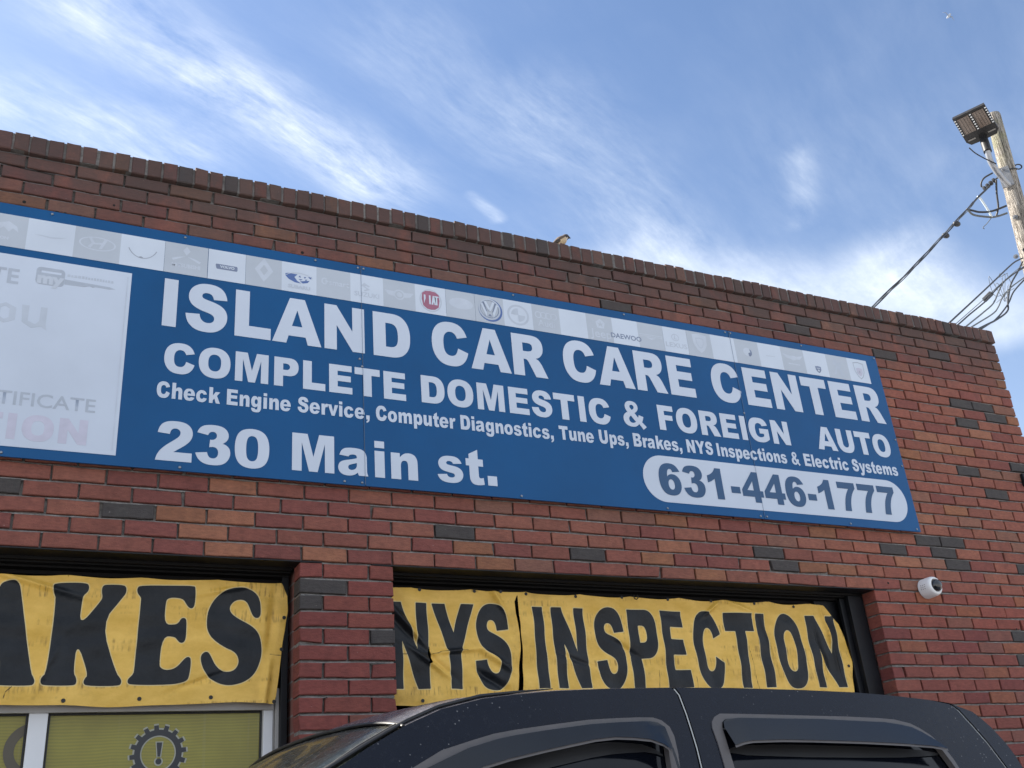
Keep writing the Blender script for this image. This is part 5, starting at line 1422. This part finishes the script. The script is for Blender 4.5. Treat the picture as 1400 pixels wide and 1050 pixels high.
# ------------------------------------------------------------------ birds
def build_birds():
    m, g, b = mat('sparrow_feathers', (.2, .15, .1), .8)
    at = g.n('ShaderNodeAttribute'); at.attribute_name = 'tint'
    g.link(g.mix(g.rng(g.noise(objc(g), 160, 3, .6), .3, .7, 0, .5), at.outputs['Color'], g.mix(1.0, at.outputs['Color'], (.6, .6, .6, 1), 'MULTIPLY')), b.inputs['Base Color'])
    bx, by, bz = 2.868, .03, 4.955
    bm = bmesh.new()
    X = Vector((1, -.12, 0)).normalized(); Zv = Vector((0, 0, 1))
    prof = [(-.075, -.012, .004), (-.060, .000, .010), (-.040, .012, .013), (-.022, .020, .024), (0, .034, .030), (.018, .048, .028), (.030, .060, .022), (.040, .070, .020), (.050, .073, .017), (.058, .072, .010), (.064, .070, .006), (.073, .068, .001)]
    add_tube(bm, [Vector((bx, by, bz + .006)) + X * p[0] + Zv * p[1] for p in prof], [p[2] for p in prof], 14)
    lay = bm.loops.layers.float_color.new('tint')
    for f in bm.faces:
        c = f.calc_center_median() - Vector((bx, by, bz + .006)); u = c.dot(X); v = c.z - .6 * u - .034
        if u > .055: t = (.02, .02, .02)
        elif u > .028: t = (.035, .03, .03) if (v > .004 or u > .045) else (.55, .50, .44)
        elif v > .006: t = (.10, .07, .05)
        else: t = (.50, .38, .24)
        if u < -.03: t = (.07, .05, .04)
        for l in f.loops: l[lay] = (*t, 1)
    o = from_bm('sparrow', bm, m, None, 180)
    prop(o, 'small brown and buff bird with a dark head perched on top of the brick coping', 'bird')
    dk = m_simple('bird_dark', (.05, .038, .03), .8)
    for s in (-1, 1):
        bm = bmesh.new()
        side = Vector((.12, 1, 0)).normalized() * s
        base = Vector((bx, by, bz + .006)) + side * .021
        add_tube(bm, [base + X * .022 + Zv * .046, base + X * .0 + Zv * .036, base - X * .03 + Zv * .018, base - X * .055 + Zv * .002], [.004, .015, .012, .003], 10, sx=.45)
        w_ = from_bm('wing', bm, dk, None, 180); w_.parent = o
        bm = bmesh.new()
        q = Vector((bx, by, bz)) + side * .010
        add_tube(bm, [q + X * .002 + Zv * .018, q + X * .006 + Zv * .006, q + X * .004 + Zv * -.003], .002, 6)
        add_tube(bm, [q - X * .006 + Zv * -.004, q + X * .016 + Zv * -.004], .0016, 6)
        l_ = from_bm('leg', bm, dk, None, 60); l_.parent = o
    # gull far up in the sky
    p = Vector(DATA['fly'])
    gm = m_simple('gull_white', (.34, .37, .42), .7)
    bm = bmesh.new()
    ax = (r_ * .55 + u_ * .65 + f_ * .3).normalized()
    add_tube(bm, [p - ax * .22, p - ax * .12, p, p + ax * .12, p + ax * .2, p + ax * .26], [.02, .06, .075, .06, .045, .008], 10)
    o = from_bm('gull', bm, gm, None, 180)
    prop(o, 'tiny pale bird flying high in the blue sky at the top right', 'bird')
    wm = m_simple('gull_grey', (.20, .24, .32), .7)
    for s in (-1, 1):
        wd = (r_ * .8 - u_ * .55).normalized() * s
        bm = bmesh.new()
        add_tube(bm, [p + wd * .04, p + wd * .22 + u_ * .05 + ax * .05, p + wd * .42 - ax * .05], [.07, .055, .01], 8, sx=.25)
        w_ = from_bm('wing', bm, wm, None, 180); w_.parent = o


build_birds()


# ------------------------------------------------------------------ the pickup truck
def m_paint():
    m, g, b = mat('dark_navy_paint', (.012, .019, .032), .14, .0, .0, .26)
    b.inputs['Coat Roughness'].default_value = .12
    c = objc(g)
    n = g.noise(c, 5, 6, .7)
    dust = g.noise(c, 90, 4, .75)
    vor = g.n('ShaderNodeTexVoronoi', feature='F1'); g.put(vor.inputs['Vector'], c); vor.inputs['Scale'].default_value = 95
    rr = g.n('ShaderNodeSeparateColor'); g.link(vor.outputs['Color'], rr.inputs[0])
    spot = g.m('MULTIPLY', g.rng(vor.outputs['Distance'], .10, .17, 1, 0), g.m('GREATER_THAN', rr.outputs[0], .66))
    patch = g.rng(g.noise(c, 3.2, 3, .6), .42, .62)
    col = g.mix(g.rng(n, .3, .75), (.0006, .0024, .0090, 1), (.0020, .0046, .0125, 1))
    col = g.mix(g.m('MULTIPLY', g.rng(dust, .56, .80), .14), col, (.08, .085, .095, 1))
    col = g.mix(g.m('MULTIPLY', g.m('MULTIPLY', spot, patch), .42), col, (.30, .30, .31, 1))
    nv = g.n('ShaderNodeNewGeometry').outputs['Normal']
    up = g.rng(g.sep(nv)[2], .55, 1.0)
    col = g.mix(g.m('MULTIPLY', up, g.rng(dust, .25, .7, .35, .8)), col, (.17, .16, .165, 1))       # settled dust on the roof
    g.link(col, b.inputs['Base Color'])
    g.link(g.rng(dust, .3, .8, .12, .40), b.inputs['Roughness'])
    bump(g, b, dust, .08, .002)
    return m


TR = DATA['truck']
YC = -1.93
HB = .070      # bow of the screen header, crown of the roof
def ts(x, z):
    t = 1.94 - z
    return -2.58 - .45 * t + .10 * t * t + .02 * (x - 1.3) ** 2


def slice_grid(bm, step):
    xs = [v.co.x for v in bm.verts]; zs = [v.co.y for v in bm.verts]
    for ax, lo, hi in ((0, min(xs), max(xs)), (1, min(zs), max(zs))):
        k = lo + step
        while k < hi - step * .2:
            co = Vector((k, 0, 0)) if ax == 0 else Vector((0, k, 0))
            no = Vector((1, 0, 0)) if ax == 0 else Vector((0, 1, 0))
            bmesh.ops.bisect_plane(bm, geom=list(bm.verts) + list(bm.edges) + list(bm.faces), dist=1e-6, plane_co=co, plane_no=no)
            k += step


def side_sheet(name, polys, lift, mt, parent, thick=0.0, step=.05, far=False, bulge=None):
    """outline (x, z) laid on the curved cab side, pushed out by lift metres"""
    me = fill_mesh(polys)
    bm = bmesh.new(); bm.from_mesh(me); bpy.data.meshes.remove(me)
    bmesh.ops.remove_doubles(bm, verts=bm.verts, dist=1e-5)
    slice_grid(bm, step)
    for v in bm.verts:
        x, z = v.co.x, v.co.y
        l = lift + (bulge(x, z) if bulge else 0)
        y = ts(x, z) - l
        v.co = Vector((x, (2 * YC - y) if far else y, z))
    bm.normal_update()
    bmesh.ops.recalc_face_normals(bm, faces=bm.faces)
    # outward = away from the centre line
    s = sum(f.normal.y * f.calc_area() for f in bm.faces)
    if (s > 0) != far: bmesh.ops.reverse_faces(bm, faces=bm.faces)
    if thick:
        r = bmesh.ops.extrude_face_region(bm, geom=list(bm.faces))
        vs = [e for e in r['geom'] if isinstance(e, bmesh.types.BMVert)]
        for v in vs: v.co.y += (-thick if far else thick) * -1 * -1 if False else (thick if not far else -thick)
        bmesh.ops.recalc_face_normals(bm, faces=bm.faces)
    return from_bm(name, bm, mt, parent, 35)


def build_truck():
    t = thing('pickup_truck', (1.3, YC, 0), 'dusty dark navy crew cab pickup truck parked close in front of the brick garage', 'pickup truck')
    paint = m_paint()
    trim = m_simple('grey_window_rubber', (.085, .079, .080), .48, var=.15, scale=14, bmp=.05)
    glass = m_simple('tinted_glass', (.004, .0045, .006), .04, coat=.0, var=.1)
    glass2 = m_simple('tinted_glass_low', (.003, .004, .007), .06, coat=.0, var=.1, spec=.3)
    visor = m_simple('smoked_visor', (.002, .004, .008), .13, coat=.0, var=.2, scale=10)
    chrome = m_simple('bright_seal_lip', (.45, .45, .43), .25, .8, var=.1)
    black = M['gasket']
    A = [tuple(q) for q in TR['apillar']]; Rl = [tuple(q) for q in TR['rail']]; Rs = [tuple(q) for q in TR['rearsil']]
    fo = [tuple(q) for q in TR['fw_out']]; fi = [tuple(q) for q in TR['fw_in']]
    ro = [tuple(q) for q in TR['rw_out']]; ri = [tuple(q) for q in TR['rw_in']]
    gap = [tuple(q) for q in TR['gap']]; rg = [tuple(q) for q in TR['rgap']]
    belt = 1.285
    front = [(-.36, 1.25), (-.20, 1.34), (.05, 1.475), (.30, 1.61), (.50, 1.718)]
    outline = front + A + Rl + Rs + [(2.275, 1.60), (2.30, 1.40), (2.31, 1.25)]
    FO = [(-.06, belt), (.05, 1.36), (.25, 1.49), (.45, 1.61), (.65, 1.727)] + fo + [(1.305, 1.60), (1.31, belt)]
    FI = [(-.01, belt + .015), (.08, 1.36), (.28, 1.488), (.48, 1.608), (.68, 1.725)] + fi + [(1.288, 1.60), (1.29, belt + .015)]
    RO = [(1.405, belt), (1.41, 1.6)] + ro + [(2.055, 1.60), (2.06, belt)]
    RI = [(1.425, belt + .015), (1.43, 1.6)] + ri + [(2.040, 1.60), (2.045, belt + .015)]
    for far in (False, True):
        dfront = [(x, z) for x, z in outline if x < 1.36]
        g0 = gap[::-1]                      # bottom -> top
        gl = [(1.355, 1.25), (1.362, 1.60)] + g0
        gx = [(x - .0045, z) for x, z in gl]
        gx2 = [(x + .0045, z) for x, z in gl]
        front_poly = [p for p in front + A + Rl if p[0] < 1.36] + [(gx[-1][0], 1.9385)] + gx[::-1][1:]
        rgl = [(2.235, 1.25), (2.222, 1.60)] + rg[::-1]
        r1 = [(x - .004, z) for x, z in rgl]; r2 = [(x + .004, z) for x, z in rgl]
        rear_poly = gx2[:-1] + [(gx2[-1][0], 1.9385)] + [p for p in Rl if 1.40 < p[0] < 2.14] + [(r1[-1][0], r1[-1][1])] + r1[::-1][1:]
        quarter = r2 + [(2.153, 1.899)] + Rs + [(2.275, 1.60), (2.30, 1.40), (2.31, 1.25)]
        d1 = side_sheet('door', [front_poly, FO], 0, paint, t, far=far)
        d2 = side_sheet('door', [rear_poly, RO], 0, paint, t, far=far)
        side_sheet('quarter_panel', [quarter], 0, paint, t, far=far)
        # dark channel behind the door gaps, pale seal lip in it
        for gl_, w in ((gl, .012), (rgl, .010)):
            side_sheet('door_gap', [[(x - w, z) for x, z in gl_] + [(x + w, z) for x, z in gl_[::-1]]], -.010, black, t, far=far)
            side_sheet('seal_lip', [[(x + .0002, z - .003) for x, z in gl_] + [(x + .0034, z - .003) for x, z in gl_[::-1]]], -.002, chrome, t, far=far)
        for d, o_, i_, low, is_front in ((d1, FO, FI, TR['fv_low'], True), (d2, RO, RI, TR['rv_low'], False)):
            side_sheet('window_seal', [o_, i_], .003, trim, d, far=far, thick=.016)
            w = side_sheet('door_window', [[(x, z) for x, z in o_]], -.016, glass2, d, far=far)
            # vent visor: the top strip of the opening
            low = [tuple(q) for q in low]
            if is_front:
                lowl = [(.12, 1.36), (.32, 1.485), (.52, 1.60), (.72, 1.705)] + low
                top = [(x, z) for x, z in FI if z > 1.34 and x < 1.318]
            else:
                lowl = low
                top = [(x, z) for x, z in ri if z > 1.80]
            if is_front:
                poly = [p for p in top if p[0] < 1.3178 and not (p[0] > 1.3 and p[1] < 1.84)] + [(1.3085, 1.815)] + lowl[::-1]
            else:
                poly = top[1:] if top[0][1] < 1.8155 else top
                poly = [q for q in poly if not (q[0] > 2.02 and q[1] < 1.80)] + lowl[::-1]
            zl = lambda x, L=lowl: np.interp(x, [p[0] for p in L], [p[1] for p in L])
            side_sheet('vent_visor', [poly], .006, visor, d, far=far, step=.02, bulge=lambda x, z: .016 * min(1, max(0, (zl(x) + .05 - z) / .05)))
            lip = [(x, z) for x, z in lowl] + [(x, z - .005) for x, z in lowl[::-1]]
            side_sheet('visor_lip', [lip], .020, trim, d, far=far, step=.03)
            under = [(x, z - .005) for x, z in lowl] + [(x + (0 if k not in (0, len(lowl) - 1) else 0), z - .005 - .026 * math.sin(math.pi * min(1, max(0, (k + .6) / (len(lowl) + .2))))) for k, (x, z) in reversed(list(enumerate(lowl)))]
            side_sheet('visor_shade', [under], -.013, black, d, far=far, step=.04)  # black lens below the visor paints its shade on the glass
    # roof skin
    rail = [(.7889, 1.8717)] + Rl + [(2.1693, 1.8913)]
    xs = np.array([p[0] for p in rail]); zs_ = np.array([p[1] for p in rail])
    nu, nv = 60, 48
    bm = bmesh.new(); G = []
    for i in range(nu + 1):
        u = i / nu; row = []
        for j in range(nv + 1):
            v = -math.cos(math.pi * j / nv)
            fx = .7889 - HB * (1 - v * v) ; gx_ = 2.1693 + .05 * (1 - v ** 4)
            x = fx + (gx_ - fx) * u
            xr = .7889 + (2.1693 - .7889) * u
            zr = float(np.interp(xr, xs, zs_))
            yr = ts(xr, zr)
            wv = abs(yr - YC)
            fr = min(1, u / .30); C1 = .026 - .011 * fr; C2 = .016 - .006 * fr; k = 1.0
            z = zr + k * (C1 * (1 - v * v) + C2 * (1 - v ** 10)) - (.022 * (1 - v * v)) * max(0, (u - .8) / .2)
            row.append(bm.verts.new((x, YC + v * wv, z)))
        G.append(row)
    for i in range(nu):
        for j in range(nv):
            bm.faces.new((G[i][j], G[i][j + 1], G[i + 1][j + 1], G[i + 1][j]))
    bmesh.ops.recalc_face_normals(bm, faces=bm.faces)
    if sum(f.normal.z for f in bm.faces) < 0: bmesh.ops.reverse_faces(bm, faces=bm.faces)
    roofedge_f = [v.co.copy() for v in G[0]]; roofedge_r = [v.co.copy() for v in G[-1]]
    from_bm('roof', bm, paint, t, 180)
    # drip moulding beside the roof
    for s in (0, 1):
        bm = bmesh.new()
        pts = []
        for x, z in [(.62, 1.785)] + list(A[1:]) + Rl[:5]:
            y = ts(x, z) + .012
            pts.append((x, 2 * YC - y if s else y, z + .006))
        add_tube(bm, pts, [.0045] * (len(pts) - 2) + [.003, .001], 6)
        from_bm('drip_moulding', bm, black, t, 60)
    # windscreen
    wg = m_glass()
    bm = bmesh.new(); G = []
    nu2 = 22
    for i in range(nu2 + 1):
        u = i / nu2; row = []
        for j, top in enumerate(roofedge_f):
            v = (top.y - YC) / abs(roofedge_f[0].y - YC)
            zb = 1.245; xb = -.33 - .14 * (1 - v * v)
            yb = YC + v * (abs(ts(-.2, 1.25) - YC) - .01)
            tx = top.x - .004; tz = top.z - .006
            bulge = .016 * math.sin(math.pi * u)
            row.append(bm.verts.new((xb + (tx - xb) * u - bulge * .45, yb + (top.y - yb) * u, zb + (tz - zb) * u + bulge)))
        G.append(row)
    for i in range(nu2):
        for j in range(len(G[0]) - 1):
            bm.faces.new((G[i][j], G[i][j + 1], G[i + 1][j + 1], G[i + 1][j]))
    bmesh.ops.recalc_face_normals(bm, faces=bm.faces)
    if sum(f.normal.z for f in bm.faces) < 0: bmesh.ops.reverse_faces(bm, faces=bm.faces)
    lay = bm.loops.layers.float_color.new('band')
    for i in range(nu2 + 1):
        for vv in G[i]:
            for l in vv.link_loops: l[lay] = (i / nu2, 0, 0, 1)
    ws = from_bm('windscreen', bm, wg, t, 180)
    bm = bmesh.new()
    add_tube(bm, [p + Vector((-.003, 0, -.001)) for p in roofedge_f[1:-1]], .0035, 6)
    add_tube(bm, [Vector((x - .012, ts(x, z) + .014, z + .001)) for x, z in front + A], .006, 6)
    add_tube(bm, [Vector((x - .012, 2 * YC - ts(x, z) - .016, z + .004)) for x, z in front + A], .006, 6)
    from_bm('windscreen_seal', bm, M['gasket'], ws, 60)
    # rear wall with glass
    bm = bmesh.new(); G = []
    for i in range(9):
        u = i / 8; row = []
        for top in roofedge_r:
            v = (top.y - YC) / abs(roofedge_r[0].y - YC)
            yb = YC + v * abs(ts(2.3, 1.25) - YC)
            x1_ = 2.31 + .02 * (1 - v ** 4)
            zz_ = 1.25 + (top.z - 1.25) * u
            xx_ = float(np.interp(zz_, [1.25, 1.6, 1.75, 1.80, 1.86, 1.90, 2.0], [2.315, 2.285, 2.262, 2.255, 2.225, 2.185, 2.17])) + .03 * (1 - v ** 4)
            if i == 8: xx_ = top.x
            row.append(bm.verts.new((xx_, yb + (top.y - yb) * u, zz_)))
        G.append(row)
    for i in range(8):
        for j in range(len(G[0]) - 1):
            f = bm.faces.new((G[i][j], G[i][j + 1], G[i + 1][j + 1], G[i + 1][j]))
            f.material_index = 1 if (2 <= i <= 5 and 10 <= j <= len(G[0]) - 12) else 0
    bmesh.ops.recalc_face_normals(bm, faces=bm.faces)
    if sum(f.normal.x for f in bm.faces) < 0: bmesh.ops.reverse_faces(bm, faces=bm.faces)
    from_bm('cab_back', bm, [paint, glass2], t, 60)
    # cabin: dashboard, seats, sun visors so that the screen has something behind it
    dark = m_simple('cabin_grey', (.05, .05, .05), .8)
    tan = m_simple('sun_visor_cloth', (.30, .30, .24), .8)
    bm = bmesh.new()
    add_box(bm, .0, 2.2, YC - .72, YC + .72, .62, .66)
    add_box(bm, -.38, .12, YC - .70, YC + .70, .7, 1.20, .05)
    for x in (.85, 1.75):
        for y in (YC - .38, YC + .38):
            add_box(bm, x, x + .16, y - .25, y + .25, .7, 1.52, .05)
            add_box(bm, x + .02, x + .12, y - .12, y + .12, 1.54, 1.70, .03)
    from_bm('cabin_interior', bm, dark, t)
    for y in (YC - .36, YC + .36):
        bm = bmesh.new()
        add_box(bm, -.17, .17, -.24, .24, -.008, .008, .006)
        bm.transform(Matrix.Translation(Vector((.62, y, 1.775))) @ Matrix.Rotation(math.radians(-32), 4, 'Y'))
        from_bm('sun_visor', bm, tan, t)
    # lower body
    def loft(name, prof, y0, y1, mt, bev=.02, parent=t):
        me = fill_mesh([prof])
        b2 = bmesh.new(); b2.from_mesh(me); bpy.data.meshes.remove(me)
        bmesh.ops.remove_doubles(b2, verts=b2.verts, dist=1e-5)
        for v in b2.verts: v.co = Vector((v.co.x, y0, v.co.y))
        r = bmesh.ops.extrude_face_region(b2, geom=list(b2.faces))
        for e in r['geom']:
            if isinstance(e, bmesh.types.BMVert): e.co.y = y1
        bmesh.ops.recalc_face_normals(b2, faces=b2.faces)
        if bev:
            es = [e for e in b2.edges if len(e.link_faces) == 2 and e.calc_face_angle(0) > .9]
            bmesh.ops.bevel(b2, geom=es, offset=bev, segments=3, profile=.6, affect='EDGES')
        return from_bm(name, b2, mt, parent, 40)
    def arch(cx, r): return [(cx + r * math.cos(a), .42 + r * math.sin(a)) for a in [math.pi - math.pi * k / 12 for k in range(13)]]
    FWX, RWX = -.95, 2.75
    body = [(-1.95, .50), (-1.97, .95), (-1.85, 1.10), (-1.2, 1.20), (-.42, 1.25), (2.36, 1.25), (2.36, .48)]
    ya, yb = -2.93, 2 * YC + 2.93
    low = [(-1.95, .48), (-1.97, .92), (-1.88, 1.06), (-1.2, 1.17), (-.44, 1.247), (2.33, 1.247), (2.33, .42), (FWX + .46, .42)] + arch(FWX, .46)[::-1][1:] + [(-1.9, .42)]
    loft('body', low, ya, yb, paint, .03)
    bed = [(2.36, .45), (2.36, 1.20), (4.30, 1.20), (4.32, .55), (4.28, .48), (RWX + .46, .42)] + arch(RWX, .46)[::-1][1:]
    loft('bed', bed, ya + .01, yb - .01, paint, .025)
    bm = bmesh.new(); add_box(bm, 2.42, 4.22, ya + .10, yb - .10, 1.196, 1.206)
    from_bm('bed_cover', bm, M['gasket'], t)
    tyre = m_simple('tyre_rubber', (.012, .012, .012), .85, bmp=.2); rim = m_simple('alloy_rim', (.35, .36, .37), .35, .8)
    for cx in (FWX, RWX):
        for s in (0, 1):
            y = ya + .02 if not s else yb - .02
            dr = (0, 1, 0) if not s else (0, -1, 0)
            bm = bmesh.new()
            add_lathe(bm, [(.23, .0), (.36, -.005), (.395, .03), (.40, .12), (.395, .22), (.36, .255), (.23, .25)], (cx, y, .40), dr, 40)
            wh = from_bm('wheel', bm, tyre, t, 40)
            bm = bmesh.new()
            add_lathe(bm, [(.235, .005), (.215, .03), (.20, .05), (.07, .02), (.05, .005), (0, .0)], (cx, y, .40), dr, 40)
            from_bm('rim', bm, rim, wh, 40)
    lamp = m_simple('headlamp_glass', (.5, .52, .55), .1, coat=.8)
    red = m_simple('tail_lamp_red', (.35, .02, .02), .2, coat=.6)
    for y in (ya + .16, yb - .16):
        bm = bmesh.new(); add_box(bm, -1.985, -1.90, y - .13, y + .13, .86, 1.02, .02); from_bm('headlight', bm, lamp, t)
        bm = bmesh.new(); add_box(bm, 4.26, 4.325, y - .10, y + .04, .85, 1.14, .015); from_bm('tail_light', bm, red, t)
        bm = bmesh.new(); s = -1 if y < YC else 1
        add_box(bm, -.02, .12, y + s * .20 - .10, y + s * .20 + .10, 1.22, 1.44, .035); from_bm('side_mirror', bm, visor, t)
    bm = bmesh.new(); add_box(bm, -2.06, -1.90, ya + .04, yb - .04, .46, .72, .05); from_bm('bumper', bm, chrome, t)
    bm = bmesh.new(); add_box(bm, 4.28, 4.45, ya + .06, yb - .06, .48, .68, .04); from_bm('bumper', bm, chrome, t)
    bm = bmesh.new(); add_box(bm, -1.992, -1.93, YC - .55, YC + .55, .74, 1.02, .02); from_bm('grille', bm, M['gasket'], t)
    for s in (-1, 1):
        for x in (1.20, 2.05):
            bm = bmesh.new(); y = ya - .012 if s < 0 else yb + .012
            add_box(bm, x - .11, x + .11, y - .014, y + .014, 1.08, 1.115, .010); from_bm('door_handle', bm, paint, t)


def m_glass():
    m, g, b = mat('dusty_windscreen', (.03, .035, .03), .08, 0, .4)
    at = g.n('ShaderNodeAttribute'); at.attribute_name = 'band'
    u = g.sep(at.outputs['Vector'])[0]
    c = objc(g)
    tr = g.n('ShaderNodeBsdfTransparent'); tr.inputs['Color'].default_value = (.55, .62, .55, 1)
    dust = g.noise(c, 70, 4, .75)
    frit = g.m('MULTIPLY', g.rng(u, .80, .97, 0, 1), g.rng(g.noise(c, 240, 2, .5), .30, .70, .55, 1.0), clamp=True)      # dotted shade band at the top of the screen
    col = g.mix(g.rng(dust, .4, .75), (.20, .215, .16, 1), (.40, .41, .33, 1))  # dust, with the screen's pale green reflection put into its colour
    col = g.mix(frit, col, (.045, .036, .034, 1))
    g.link(col, b.inputs['Base Color'])
    g.link(g.rng(dust, .3, .8, .16, .36), b.inputs['Roughness'])
    mx = g.n('ShaderNodeMixShader')
    g.put(mx.inputs[0], g.m('MAXIMUM', frit, g.rng(dust, .35, .75, .48, .75)))
    g.link(tr.outputs[0], mx.inputs[1]); g.link(b.outputs[0], mx.inputs[2])
    out = [n for n in g.t.nodes if n.type == 'OUTPUT_MATERIAL'][0]
    g.link(mx.outputs[0], out.inputs[0])
    return m


build_truck()
